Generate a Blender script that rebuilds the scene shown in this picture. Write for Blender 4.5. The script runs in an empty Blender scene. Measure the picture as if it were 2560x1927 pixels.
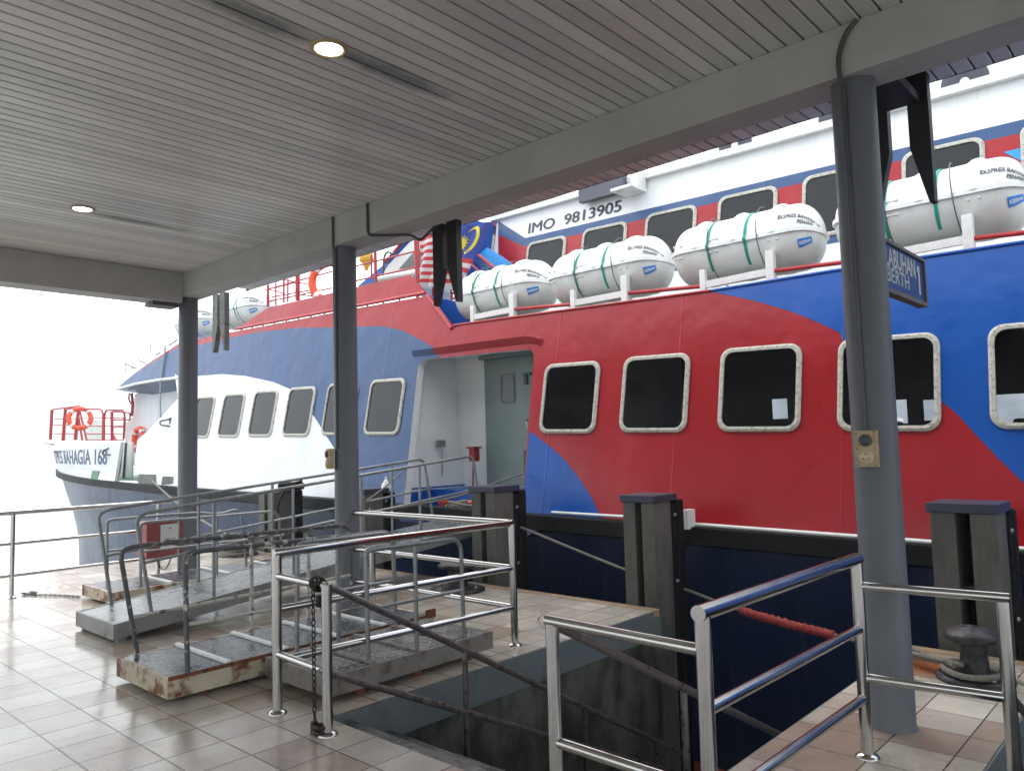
import bpy, bmesh, math, random
from mathutils import Vector
from mathutils.geometry import tessellate_polygon
random.seed(7)
R = math.radians
scene = bpy.context.scene
col = scene.collection
# ------------------------------------------------------------------ camera
FPX, CX, CY, EYE = 1928.47, 1280.0, 963.5, 1.6
YAW, PIT, ROL = R(42.5136), R(4.3118), R(-1.5582)
FW = Vector((-math.sin(YAW)*math.cos(PIT), math.cos(YAW)*math.cos(PIT), math.sin(PIT)))
r0 = Vector((math.cos(YAW), math.sin(YAW), 0)); u0 = r0.cross(FW)
RT = r0*math.cos(ROL)+u0*math.sin(ROL); UP = -r0*math.sin(ROL)+u0*math.cos(ROL)
cam = bpy.data.objects.new('camera', bpy.data.cameras.new('camera')); col.objects.link(cam)
cam.data.sensor_width = 36; cam.data.lens = FPX/2560*36; cam.data.clip_end = 3000; cam.data.clip_start = .05
m = cam.matrix_world.copy(); m.identity()
for i in range(3):
    m[i][0] = RT[i]; m[i][1] = UP[i]; m[i][2] = -FW[i]
m[0][3], m[1][3], m[2][3] = 0, 0, EYE
cam.matrix_world = m
scene.camera = cam
# ------------------------------------------------------------------ world, sun, exposure
w = bpy.data.worlds.new('World'); scene.world = w; w.use_nodes = True
nt = w.node_tree; bg = nt.nodes['Background']
sk = nt.nodes.new('ShaderNodeTexSky'); sk.sky_type = 'NISHITA'; sk.sun_disc = False
sk.sun_elevation = R(52); sk.sun_rotation = R(-60); sk.dust_density = 8; sk.air_density = 1.5
hs = nt.nodes.new('ShaderNodeHueSaturation'); hs.inputs['Saturation'].default_value = .12
mxw = nt.nodes.new('ShaderNodeMixRGB'); mxw.inputs[0].default_value = .6; mxw.inputs[2].default_value = (8.6, 9.3, 9.9, 1)
nt.links.new(sk.outputs[0], hs.inputs['Color']); nt.links.new(hs.outputs[0], mxw.inputs[1]); nt.links.new(mxw.outputs[0], bg.inputs[0])
bg.inputs[1].default_value = .15
sun = bpy.data.objects.new('sun', bpy.data.lights.new('sun', 'SUN')); col.objects.link(sun)
sun.data.energy = .5; sun.data.angle = R(25); sun.data.color = (1, .97, .93)
sun.rotation_euler = (R(38), 0, R(-60))
vs = scene.view_settings; vs.view_transform = 'Standard'; vs.look = 'None'; vs.gamma = 1; vs.use_curve_mapping = False
vs.exposure = .98
scene.cycles.max_bounces = 8; scene.cycles.diffuse_bounces = 4; scene.cycles.volume_bounces = 0

# ------------------------------------------------------------------ helpers
def ray(x, y):
    return FW + RT*((x-CX)/FPX) + UP*((CY-y)/FPX)
def at(p, Y=None, Z=None, X=None):
    d = ray(*p); t = Y/d.y if Y is not None else ((Z-EYE)/d.z if Z is not None else X/d.x)
    return Vector((0, 0, EYE)) + d*t
def wall(p, off=0, y0=7.4, zr=.7, s=.2):
    d = ray(*p); t = (y0+off+s*(EYE-zr))/(d.y-s*d.z)
    return Vector((0, 0, EYE)) + d*t
def crop(ox, oy, s): return lambda *ps: [(ox+x/s, oy+y/s) for x, y in ps]
C1 = crop(0, 900, 2.4578); C5 = crop(900, 750, 3.16); C6 = crop(200, 500, 2.4578); C17 = crop(1700, 600, 2.459)
B1 = crop(100, 850, 4.162); VV = crop(0, 0, .8641)
K1 = crop(150, 1150, 4.757); K2 = crop(500, 1150, 4.757); K3 = crop(150, 1400, 4.382); K4 = crop(600, 1400, 5.2025)
K5 = crop(850, 1100, 4.162); K6 = crop(2060, 1450, 3.49); K7 = crop(600, 560, 3.403); K8 = crop(1100, 400, 3.403); K9 = crop(2160, 350, 3.7)
B2 = crop(1600, 100, 2.304)

def wloc(o):
    v = Vector((0, 0, 0))
    while o: v += o.location; o = o.parent
    return v
class MB:
    def __init__(s): s.v = []; s.f = []; s.m = []; s.sm = []
    def add(s, vs, fs, mi=0, smooth=False):
        n = len(s.v); s.v += [tuple(v) for v in vs]
        for f in fs: s.f.append([n+i for i in f]); s.m.append(mi); s.sm.append(smooth)
        return s
    def box(s, x0, x1, y0, y1, z0, z1, mi=0, b=0):
        if b:
            bm = bmesh.new(); bmesh.ops.create_cube(bm, size=1)
            for v in bm.verts: v.co = Vector(((x0+x1)/2+v.co.x*(x1-x0), (y0+y1)/2+v.co.y*(y1-y0), (z0+z1)/2+v.co.z*(z1-z0)))
            bmesh.ops.bevel(bm, geom=bm.edges[:], offset=b, segments=2, affect='EDGES', profile=.6)
            bm.verts.index_update(); s.add([v.co for v in bm.verts], [[v.index for v in f.verts] for f in bm.faces], mi); bm.free(); return s
        vs = [(x, y, z) for z in (z0, z1) for y in (y0, y1) for x in (x0, x1)]
        return s.add(vs, [(0, 2, 3, 1), (4, 5, 7, 6), (0, 1, 5, 4), (2, 6, 7, 3), (0, 4, 6, 2), (1, 3, 7, 5)], mi)
    def hexa(s, lo, hi, mi=0):   # two quads (same winding) joined
        n = len(lo); vs = list(lo)+list(hi)
        fs = [tuple(range(n))[::-1], tuple(range(n, 2*n))]+[(i, (i+1) % n, n+(i+1) % n, n+i) for i in range(n)]
        return s.add(vs, fs, mi)
    def extr(s, poly, d, mi=0):  # planar (maybe concave) polygon extruded by d
        P = [Vector(p) for p in poly]; d = Vector(d); n = len(P)
        tri = tessellate_polygon([P])
        s.add(P, [t for t in tri], mi); s.add([p+d for p in P], [t[::-1] for t in tri], mi)
        s.add(P+[p+d for p in P], [(i, (i+1) % n, n+(i+1) % n, n+i) for i in range(n)], mi)
        return s
    def flat(s, loops, mi=0):
        L = [[Vector(p) for p in l] for l in loops]; tri = tessellate_polygon(L)
        return s.add([p for l in L for p in l], tri, mi)
    def tube(s, pts, r, seg=12, mi=0, cap=True, closed=False):
        P = [Vector(p) for p in pts]; n = len(P); T = []
        for i in range(n):
            if closed: a, b = P[i-1], P[(i+1) % n]
            else: a, b = P[max(i-1, 0)], P[min(i+1, n-1)]
            d1 = (P[i]-a); d2 = (b-P[i])
            t = (d1.normalized() if d1.length > 1e-9 else d2.normalized()) + (d2.normalized() if d2.length > 1e-9 else d1.normalized())
            T.append(t.normalized())
        ref = Vector((0, 0, 1)) if abs(T[0].z) < .9 else Vector((1, 0, 0))
        u = T[0].cross(ref).normalized(); vs = []
        rr = r if isinstance(r, (list, tuple)) else [r]*n
        for i in range(n):
            u = (u-T[i]*u.dot(T[i])).normalized(); v = T[i].cross(u)
            for k in range(seg):
                a = 2*math.pi*k/seg; vs.append(P[i]+(u*math.cos(a)+v*math.sin(a))*rr[i])
        fs = []
        for i in range(n if closed else n-1):
            j = (i+1) % n
            for k in range(seg): fs.append((i*seg+k, i*seg+(k+1) % seg, j*seg+(k+1) % seg, j*seg+k))
        s.add(vs, fs, mi, True)
        if cap and not closed:
            s.add(vs[:seg], [tuple(range(seg))[::-1]], mi); s.add(vs[-seg:], [tuple(range(seg))], mi)
        return s
    def lathe(s, prof, c, axis='z', seg=32, mi=0, a0=0, a1=2*math.pi, smooth=True):
        vs = []; full = abs(a1-a0-2*math.pi) < 1e-6; N = seg if full else seg+1
        for h, r in prof:
            for k in range(N):
                a = a0+(a1-a0)*k/seg; p, q = r*math.cos(a), r*math.sin(a)
                vs.append((c[0]+p, c[1]+q, c[2]+h) if axis == 'z' else ((c[0]+h, c[1]+p, c[2]+q) if axis == 'x' else (c[0]+p, c[1]+h, c[2]+q)))
        fs = []
        for i in range(len(prof)-1):
            for k in range(seg):
                k2 = (k+1) % N; fs.append((i*N+k, i*N+k2, (i+1)*N+k2, (i+1)*N+k))
        return s.add(vs, fs, mi, smooth)
    def build(s, name, mats, parent=None, loc=None):
        me = bpy.data.meshes.new(name)
        if parent is not None: off = wloc(parent)
        elif loc is not None: off = Vector(loc)
        else: off = Vector((0, 0, 0))
        me.from_pydata([tuple(Vector(v)-off) for v in s.v], [], s.f)
        if not isinstance(mats, (list, tuple)): mats = [mats]
        for mt in mats: me.materials.append(mt)
        for p, mi, sm in zip(me.polygons, s.m, s.sm): p.material_index = mi; p.use_smooth = sm
        me.update()
        bm = bmesh.new(); bm.from_mesh(me); bmesh.ops.recalc_face_normals(bm, faces=bm.faces); bm.to_mesh(me); bm.free()
        o = bpy.data.objects.new(name, me); col.objects.link(o)
        if parent is not None: o.parent = parent
        elif loc is not None: o.location = loc
        return o
def tag(o, label=None, cat=None, group=None, kind=None):
    for k_, v_ in (('label', label), ('category', cat), ('group', group), ('kind', kind)):
        if v_: o[k_] = v_
    return o
def thing(name, label, cat, loc, group=None):
    o = bpy.data.objects.new(name, None); o.location = loc; col.objects.link(o); o.empty_display_size = .1
    return tag(o, label, cat, group)
def copy_tree(o, parent=None):
    c = o.copy(); col.objects.link(c)
    if parent: c.parent = parent
    for ch in [x for x in bpy.data.objects if x.parent == o]: copy_tree(ch, c)
    return c
def fillet(pts, r, n=6):
    P = [Vector(p) for p in pts]; out = [P[0]]
    for i in range(1, len(P)-1):
        a, b, c = P[i-1], P[i], P[i+1]; d1 = (a-b); d2 = (c-b)
        q = min(r, d1.length*.49, d2.length*.49); s_, e_ = b+d1.normalized()*q, b+d2.normalized()*q
        for k in range(n+1):
            t = k/n; out.append(s_*(1-t)**2+b*2*t*(1-t)+e_*t*t)
    out.append(P[-1]); return out
def rrect(w_, h_, r, n=5):
    o = []
    for cx, cy, a in ((w_/2-r, h_/2-r, 0), (-w_/2+r, h_/2-r, 90), (-w_/2+r, -h_/2+r, 180), (w_/2-r, -h_/2+r, 270)):
        for k in range(n+1):
            t = R(a+90*k/n); o.append((cx+r*math.cos(t), cy+r*math.sin(t)))
    return o
def sag(a, b, s, n=16):
    a, b = Vector(a), Vector(b)
    return [a.lerp(b, i/n)-Vector((0, 0, s*4*(i/n)*(1-i/n))) for i in range(n+1)]
def smoothpath(pts, n=6):
    P = [Vector(p) for p in pts]; out = []
    for i in range(len(P)-1):
        p0, p1, p2, p3 = P[max(i-1, 0)], P[i], P[i+1], P[min(i+2, len(P)-1)]
        for k in range(n):
            t = k/n; out.append(.5*((2*p1)+(p2-p0)*t+(2*p0-5*p1+4*p2-p3)*t*t+(3*p1-p0-3*p2+p3)*t**3))
    out.append(P[-1]); return out
def textmb(txt, size, bold=.0, fn=None, mi=0, mb=None, ext=.004, width=None, align='CENTER', shear=0, space=1):
    cu = bpy.data.curves.new('t', 'FONT'); cu.body = txt; cu.size = size; cu.offset = bold; cu.extrude = ext; cu.align_x = align; cu.shear = shear; cu.space_character = space
    cu.resolution_u = 4
    o = bpy.data.objects.new('t', cu); col.objects.link(o); bpy.context.view_layer.update()
    me = o.to_mesh(); xs = [v.co.x for v in me.vertices]; k_ = 1 if not width else width/(max(xs)-min(xs))
    vs = [fn(v.co.x*k_, v.co.y, v.co.z) for v in me.vertices]; fs = [tuple(p.vertices) for p in me.polygons]
    mb = mb or MB(); mb.add(vs, fs, mi); o.to_mesh_clear(); bpy.data.objects.remove(o); bpy.data.curves.remove(cu)
    return mb

# ------------------------------------------------------------------ materials
def mat(name, c, rough=.5, metal=0, var=0, vscale=3, c2=None, bump=0, bscale=40, bdist=.01, spec=.5, rvar=0, stretch=None, emit=None, coat=0, c2amt=(.5, .6)):
    mt = bpy.data.materials.new(name); mt.use_nodes = True; N = mt.node_tree.nodes; L = mt.node_tree.links
    b = N['Principled BSDF']; b.inputs['Base Color'].default_value = (*c, 1); b.inputs['Roughness'].default_value = rough
    b.inputs['Metallic'].default_value = metal; b.inputs['Specular IOR Level'].default_value = spec
    if coat: b.inputs['Coat Weight'].default_value = coat; b.inputs['Coat Roughness'].default_value = .12
    if emit: b.inputs['Emission Color'].default_value = (*emit[:3], 1); b.inputs['Emission Strength'].default_value = emit[3]
    tc = N.new('ShaderNodeTexCoord'); src = tc.outputs['Object']
    if stretch:
        mp = N.new('ShaderNodeMapping'); mp.inputs['Scale'].default_value = stretch; L.new(src, mp.inputs[0]); src = mp.outputs[0]
    if var or c2:
        n = N.new('ShaderNodeTexNoise'); n.inputs['Scale'].default_value = vscale; n.inputs['Detail'].default_value = 7; n.inputs['Roughness'].default_value = .62; L.new(src, n.inputs['Vector'])
        cr = N.new('ShaderNodeValToRGB'); L.new(n.outputs[0], cr.inputs[0])
        if c2:
            cr.color_ramp.elements[0].position, cr.color_ramp.elements[1].position = c2amt
            cr.color_ramp.elements[0].color = (*c, 1); cr.color_ramp.elements[1].color = (*c2, 1)
            out = cr.outputs[0]
            if var:
                n3 = N.new('ShaderNodeTexNoise'); n3.inputs['Scale'].default_value = vscale*.37; n3.inputs['Detail'].default_value = 5; L.new(src, n3.inputs['Vector'])
                mr = N.new('ShaderNodeMapRange'); mr.inputs[1].default_value = .3; mr.inputs[2].default_value = .7; mr.inputs[3].default_value = 1-var; mr.inputs[4].default_value = 1+var; L.new(n3.outputs[0], mr.inputs[0])
                vm = N.new('ShaderNodeVectorMath'); vm.operation = 'SCALE'; L.new(out, vm.inputs[0]); L.new(mr.outputs[0], vm.inputs['Scale']); out = vm.outputs[0]
        else:
            cr.color_ramp.elements[0].position = .3; cr.color_ramp.elements[1].position = .7
            cr.color_ramp.elements[0].color = (*[x*(1-var) for x in c], 1); cr.color_ramp.elements[1].color = (*[min(1, x*(1+var)) for x in c], 1); out = cr.outputs[0]
        L.new(out, b.inputs['Base Color'])
        if rvar:
            mr = N.new('ShaderNodeMapRange'); mr.inputs[1].default_value = .3; mr.inputs[2].default_value = .7; mr.inputs[3].default_value = max(.02, rough-rvar); mr.inputs[4].default_value = rough+rvar; L.new(n.outputs[0], mr.inputs[0]); L.new(mr.outputs[0], b.inputs['Roughness'])
    if bump:
        n2 = N.new('ShaderNodeTexNoise'); n2.inputs['Scale'].default_value = bscale; n2.inputs['Detail'].default_value = 4; L.new(src, n2.inputs['Vector'])
        bp = N.new('ShaderNodeBump'); bp.inputs['Strength'].default_value = bump; bp.inputs['Distance'].default_value = bdist; L.new(n2.outputs[0], bp.inputs['Height']); L.new(bp.outputs[0], b.inputs['Normal'])
    return mt

def hull_paint(name, c, rough=.28, dirt=(.25, .25, .25), dm=.0):
    """marine gloss paint: uneven plating, weld seams, faint runs"""
    mt = bpy.data.materials.new(name); mt.use_nodes = True; N = mt.node_tree.nodes; L = mt.node_tree.links; b = N['Principled BSDF']
    b.inputs['Specular IOR Level'].default_value = .42
    tc = N.new('ShaderNodeTexCoord'); src = tc.outputs['Object']
    n = N.new('ShaderNodeTexNoise'); n.inputs['Scale'].default_value = 1.3; n.inputs['Detail'].default_value = 8; n.inputs['Roughness'].default_value = .65
    mp = N.new('ShaderNodeMapping'); mp.inputs['Scale'].default_value = (1, 1, .35); L.new(src, mp.inputs[0]); L.new(mp.outputs[0], n.inputs['Vector'])
    mr = N.new('ShaderNodeMapRange'); mr.inputs[1].default_value = .25; mr.inputs[2].default_value = .75; mr.inputs[3].default_value = .86; mr.inputs[4].default_value = 1.12; L.new(n.outputs[0], mr.inputs[0])
    vm = N.new('ShaderNodeVectorMath'); vm.operation = 'SCALE'; vm.inputs[0].default_value = c; L.new(mr.outputs[0], vm.inputs['Scale'])
    # vertical grime streaks
    mp2 = N.new('ShaderNodeMapping'); mp2.inputs['Scale'].default_value = (9, 1, .5); L.new(src, mp2.inputs[0])
    n2 = N.new('ShaderNodeTexNoise'); n2.inputs['Scale'].default_value = 1.5; n2.inputs['Detail'].default_value = 6; L.new(mp2.outputs[0], n2.inputs['Vector'])
    cr = N.new('ShaderNodeValToRGB'); cr.color_ramp.elements[0].position = .56; cr.color_ramp.elements[1].position = .8; L.new(n2.outputs[0], cr.inputs[0])
    ml = N.new('ShaderNodeMath'); ml.operation = 'MULTIPLY'; ml.inputs[1].default_value = dm; L.new(cr.outputs[0], ml.inputs[0])
    mx = N.new('ShaderNodeMixRGB'); mx.inputs[2].default_value = (*dirt, 1); L.new(ml.outputs[0], mx.inputs[0]); L.new(vm.outputs[0], mx.inputs[1]); L.new(mx.outputs[0], b.inputs['Base Color'])
    # rough variation
    r_ = N.new('ShaderNodeMapRange'); r_.inputs[3].default_value = rough-.08; r_.inputs[4].default_value = rough+.14; L.new(n.outputs[0], r_.inputs[0]); L.new(r_.outputs[0], b.inputs['Roughness'])
    # bump: large plate waviness + brush texture + seams
    nb = N.new('ShaderNodeTexNoise'); nb.inputs['Scale'].default_value = 2.2; nb.inputs['Detail'].default_value = 2; L.new(src, nb.inputs['Vector'])
    b1 = N.new('ShaderNodeBump'); b1.inputs['Strength'].default_value = .55; b1.inputs['Distance'].default_value = .035; L.new(nb.outputs[0], b1.inputs['Height'])
    mp3 = N.new('ShaderNodeMapping'); mp3.inputs['Scale'].default_value = (6, 6, 60); L.new(src, mp3.inputs[0])
    n3 = N.new('ShaderNodeTexNoise'); n3.inputs['Scale'].default_value = 2; n3.inputs['Detail'].default_value = 3; L.new(mp3.outputs[0], n3.inputs['Vector'])
    b2 = N.new('ShaderNodeBump'); b2.inputs['Strength'].default_value = .35; b2.inputs['Distance'].default_value = .003; L.new(n3.outputs[0], b2.inputs['Height']); L.new(b1.outputs[0], b2.inputs['Normal'])
    sx = N.new('ShaderNodeSeparateXYZ'); L.new(src, sx.inputs[0])
    md = N.new('ShaderNodeMath'); md.operation = 'PINGPONG'; md.inputs[1].default_value = .915; L.new(sx.outputs[0], md.inputs[0])
    lt = N.new('ShaderNodeMapRange'); lt.interpolation_type = 'SMOOTHSTEP'; lt.inputs[1].default_value = 0; lt.inputs[2].default_value = .018; lt.inputs[3].default_value = 1; lt.inputs[4].default_value = 0; L.new(md.outputs[0], lt.inputs[0])
    b3 = N.new('ShaderNodeBump'); b3.inputs['Strength'].default_value = .5; b3.inputs['Distance'].default_value = .006; L.new(lt.outputs[0], b3.inputs['Height']); L.new(b2.outputs[0], b3.inputs['Normal'])
    L.new(b3.outputs[0], b.inputs['Normal'])
    return mt

M = {}
M['red'] = hull_paint('gloss red paint', (.35, .007, .013))
M['blue'] = hull_paint('gloss royal blue paint', (.001, .078, .38))
M['navy'] = hull_paint('navy blue paint', (.03, .078, .2), dirt=(.1, .12, .2), dm=.3)
M['white'] = hull_paint('white hull paint', (.78, .79, .8), rough=.38, dirt=(.5, .47, .42), dm=.3)
M['hull'] = hull_paint('dark blue hull paint', (.006, .018, .062), rough=.3, dirt=(.14, .16, .2), dm=.28)
M['skyblue'] = hull_paint('light blue paint', (.03, .3, .75))
M['antifoul'] = mat('red antifouling', (.45, .08, .04), .6, var=.2)
M['black'] = mat('black rubber fender', (.006, .006, .007), .62, var=.35, vscale=9, bump=.4, bscale=25, rvar=.12, spec=.25)
M['caulk'] = mat('worn window frame paint', (.52, .5, .43), .5, c2=(.25, .23, .19), vscale=22, c2amt=(.5, .68), bump=.5, bscale=60)
M['whitetrim'] = mat('white trim paint', (.78, .78, .76), .4, var=.1, vscale=8, bump=.3, bscale=30)
M['inner'] = mat('grey white interior paint', (.76, .77, .75), .45, var=.08, vscale=2)
M['door'] = mat('grey green door paint', (.17, .22, .2), .35, var=.12, vscale=3, bump=.2, bscale=14)
M['glass'] = mat('dark window glass', (.004, .004, .006), .045, spec=.45, var=.4, vscale=4, bump=.05, bscale=5)
M['saloon'] = mat('dim saloon lining', (.12, .11, .1), .6, var=.2)
M['seat'] = mat('dark seat fabric', (.03, .035, .06), .7, var=.2)
_g = bpy.data.materials.new('clear window glass'); _g.use_nodes = True; _N = _g.node_tree.nodes; _L = _g.node_tree.links
_p = _N['Principled BSDF']; _p.inputs['Base Color'].default_value = (.006, .006, .007, 1); _p.inputs['Roughness'].default_value = .03; _p.inputs['Specular IOR Level'].default_value = .6
_t = _N.new('ShaderNodeBsdfTransparent'); _t.inputs[0].default_value = (.46, .49, .53, 1); _mx = _N.new('ShaderNodeMixShader'); _tc = _N.new('ShaderNodeTexCoord')
_n = _N.new('ShaderNodeTexNoise'); _n.inputs['Scale'].default_value = 2.2; _n.inputs['Detail'].default_value = 6; _mr = _N.new('ShaderNodeMapRange'); _mr.inputs[1].default_value = .35; _mr.inputs[2].default_value = .65; _mr.inputs[3].default_value = .3; _mr.inputs[4].default_value = .6
_L.new(_tc.outputs['Object'], _n.inputs['Vector']); _L.new(_n.outputs[0], _mr.inputs[0]); _L.new(_mr.outputs[0], _mx.inputs[0]); _L.new(_t.outputs[0], _mx.inputs[1]); _L.new(_p.outputs[0], _mx.inputs[2]); _L.new(_mx.outputs[0], _N['Material Output'].inputs[0])
M['clear'] = _g
M['tint'] = mat('tinted grey window film', (.12, .125, .14), .3, var=.12, vscale=5, spec=.5)
M['handrail'] = mat('red railing paint', (.42, .025, .03), .45, var=.25, vscale=20)
M['steel'] = mat('brushed stainless steel', (.5, .485, .47), .19, 1, var=.1, vscale=3, rvar=.05)
M['steelold'] = mat('weathered brown steel tube', (.2, .175, .165), .33, .7, var=.3, vscale=16, rvar=.1)
M['galv'] = mat('grey galvanised rail', (.26, .27, .27), .42, .55, var=.25, vscale=18, rvar=.1)
M['flaky'] = mat('cream rail with dark worn patches', (.5, .48, .42), .5, c2=(.07, .07, .07), vscale=13, c2amt=(.53, .6), bump=.4, bscale=40)
M['flakyd'] = mat('dark worn rail with cream flecks', (.085, .088, .095), .45, c2=(.5, .48, .42), vscale=15, c2amt=(.58, .62), bump=.3, bscale=40)
M['cream'] = mat('cream paint with rust', (.5, .44, .33), .55, c2=(.16, .05, .02), vscale=7, c2amt=(.48, .59), var=.15, bump=.5, bscale=30)
M['rust'] = mat('rusted steel edge', (.2, .07, .03), .8, c2=(.05, .025, .02), vscale=25, bump=.6, bscale=50)
M['greydeck'] = mat('grey ramp paint', (.21, .22, .21), .42, var=.15, c2=(.12, .1, .085), c2amt=(.55, .7), vscale=6, rvar=.12, bump=.15, bscale=20)
M['column'] = mat('textured blue grey column paint', (.115, .123, .138), .5, var=.16, vscale=2.2, bump=.35, bscale=70, bdist=.006, stretch=(1, 1, .35))
M['beam'] = mat('grey painted concrete beam', (.42, .415, .4), .62, var=.1, vscale=2.5, bump=.25, bscale=30)
M['darkgap'] = mat('dark void above slats', (.02, .018, .018), .9)
M['pipe'] = mat('dark conduit pipe', (.07, .07, .075), .5, var=.2)
M['timber'] = mat('wet grey concrete post', (.12, .115, .1), .6, c2=(.045, .047, .04), vscale=5, c2amt=(.42, .68), stretch=(1, 1, .25), bump=.6, bscale=35)
M['cap'] = mat('blue black cap plate', (.03, .035, .065), .45, var=.3)
M['pitpaint'] = mat('grey blue painted edge', (.14, .165, .175), .45, c2=(.1, .1, .08), vscale=5, c2amt=(.55, .72), bump=.3, bscale=25)
M['pitwall'] = mat('mossy wet concrete', (.125, .13, .105), .5, c2=(.03, .036, .028), vscale=3.2, c2amt=(.38, .6), var=.2, stretch=(1, 1, .6), bump=.7, bscale=14, bdist=.02)
M['step'] = mat('dark wet step', (.05, .055, .055), .3, var=.35, vscale=4, rvar=.15, bump=.4, bscale=25)
M['edge'] = mat('tan edging tile', (.36, .25, .16), .35, var=.25, vscale=4)
M['rope'] = mat('weathered mooring rope', (.2, .185, .16), .85, var=.3, vscale=40, bump=.8, bscale=120)
M['redrope'] = mat('red chafe sleeve', (.27, .03, .028), .85, var=.35, vscale=25, bump=1, bscale=60)
M['chain'] = mat('rusty black chain', (.04, .03, .028), .5, .5, var=.4, vscale=40)
M['iron'] = mat('flaking black bollard iron', (.02, .018, .02), .5, .2, c2=(.055, .048, .055), vscale=16, bump=.7, bscale=30)
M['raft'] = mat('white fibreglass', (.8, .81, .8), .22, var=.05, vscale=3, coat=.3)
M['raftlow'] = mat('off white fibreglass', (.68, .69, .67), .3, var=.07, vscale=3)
M['strap'] = mat('green webbing strap', (.0, .28, .2), .7)
M['ink'] = mat('dark lettering', (.035, .035, .05), .5, var=.2, vscale=20)
M['inkfaded'] = mat('faded blue lettering', (.05, .055, .13), .5, c2=(.3, .32, .4), vscale=12, c2amt=(.5, .75))
M['label'] = mat('blue label', (.02, .2, .62), .4)
M['ring'] = mat('orange life ring', (.85, .09, .03), .5, var=.1)
M['beige'] = mat('yellowed socket plastic', (.43, .33, .19), .5, c2=(.3, .2, .1), vscale=16, c2amt=(.45, .75))
M['beigel'] = mat('pale socket face', (.55, .47, .31), .45)
M['signblue'] = mat('sign blue', (.02, .07, .22), .5, var=.15)
M['signwhite'] = mat('sign lettering grey white', (.5, .5, .48), .5)
M['frame'] = mat('sign frame grey', (.13, .12, .1), .6, var=.3)
M['bracket'] = mat('dark painted plank', (.022, .02, .024), .6, var=.3, vscale=12)
M['bracketl'] = mat('weathered grey plank', (.16, .16, .15), .7, c2=(.07, .07, .06), vscale=18)
M['flagw'] = mat('white flag cloth', (.6, .56, .56), .8); M['flagr'] = mat('red flag cloth', (.5, .04, .05), .8); M['flagb'] = mat('blue flag cloth', (.03, .06, .3), .8); M['flagy'] = mat('yellow flag cloth', (.75, .6, .06), .8)
M['yellow'] = mat('yellow beacon', (.75, .42, .05), .4)
M['cabred'] = mat('red cabinet paint', (.25, .055, .05), .45, var=.2)
M['paper'] = mat('notice paper', (.62, .63, .6), .7)
M['acgrey'] = mat('fan grille grey', (.06, .065, .09), .5)
M['lens'] = mat('lit lamp lens', (1, 1, 1), .4, emit=(1, .97, .92, 9))
M['green'] = mat('green deck paint', (.03, .16, .07), .4)
M['redbox'] = mat('dark red box', (.3, .02, .02), .5)

def slat_mat():
    mt = mat('painted ceiling slat', (.63, .62, .605), .34, metal=.0, spec=.6)
    N = mt.node_tree.nodes; L = mt.node_tree.links; b = N['Principled BSDF']
    tc = N.new('ShaderNodeTexCoord')
    sp = N.new('ShaderNodeSeparateXYZ'); L.new(tc.outputs['Object'], sp.inputs[0])
    fl = N.new('ShaderNodeMath'); fl.operation = 'MULTIPLY_ADD'; fl.inputs[1].default_value = 1/.1078; fl.inputs[2].default_value = 100.4; L.new(sp.outputs[0], fl.inputs[0])
    f2 = N.new('ShaderNodeMath'); f2.operation = 'FLOOR'; L.new(fl.outputs[0], f2.inputs[0])
    wn = N.new('ShaderNodeTexWhiteNoise'); wn.noise_dimensions = '1D'; L.new(f2.outputs[0], wn.inputs['W'])
    mp = N.new('ShaderNodeMapping'); mp.inputs['Scale'].default_value = (1.2, .35, 1); L.new(tc.outputs['Object'], mp.inputs[0])
    n = N.new('ShaderNodeTexNoise'); n.inputs['Scale'].default_value = 1.5; n.inputs['Detail'].default_value = 6; L.new(mp.outputs[0], n.inputs['Vector'])
    a = N.new('ShaderNodeMapRange'); a.inputs[3].default_value = .84; a.inputs[4].default_value = 1.12; L.new(wn.outputs[0], a.inputs[0])
    c = N.new('ShaderNodeMapRange'); c.inputs[1].default_value = .3; c.inputs[2].default_value = .7; c.inputs[3].default_value = .88; c.inputs[4].default_value = 1.1; L.new(n.outputs[0], c.inputs[0])
    mu = N.new('ShaderNodeMath'); mu.operation = 'MULTIPLY'; L.new(a.outputs[0], mu.inputs[0]); L.new(c.outputs[0], mu.inputs[1])
    # soot smear on either side of the lamp, running along the slats
    last = mu.outputs[0]
    for cx, cy, sx_, sy_ in ((.31, 1.0, .13, .62), (.3, .05, .14, .5), (-3.93, 1.1, .1, .6)):   # in the canopy's own coordinates
        m2 = N.new('ShaderNodeMapping'); m2.vector_type = 'POINT'; m2.inputs['Location'].default_value = (-cx/sx_, -cy/sy_, 0); m2.inputs['Scale'].default_value = (1/sx_, 1/sy_, 0); L.new(tc.outputs['Object'], m2.inputs[0])
        gr = N.new('ShaderNodeTexGradient'); gr.gradient_type = 'SPHERICAL'; L.new(m2.outputs[0], gr.inputs[0])
        n4 = N.new('ShaderNodeTexNoise'); n4.inputs['Scale'].default_value = 7; L.new(tc.outputs['Object'], n4.inputs['Vector'])
        q = N.new('ShaderNodeMath'); q.operation = 'MULTIPLY'; L.new(gr.outputs[0], q.inputs[0]); L.new(n4.outputs[0], q.inputs[1])
        rr = N.new('ShaderNodeMapRange'); rr.inputs[1].default_value = .02; rr.inputs[2].default_value = .28; rr.inputs[3].default_value = 1; rr.inputs[4].default_value = .38; L.new(q.outputs[0], rr.inputs[0])
        k_ = N.new('ShaderNodeMath'); k_.operation = 'MULTIPLY'; L.new(last, k_.inputs[0]); L.new(rr.outputs[0], k_.inputs[1]); last = k_.outputs[0]
    vm = N.new('ShaderNodeVectorMath'); vm.operation = 'SCALE'; vm.inputs[0].default_value = (.63, .62, .605); L.new(last, vm.inputs['Scale']); L.new(vm.outputs[0], b.inputs['Base Color'])
    return mt
M['slat'] = slat_mat()

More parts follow.
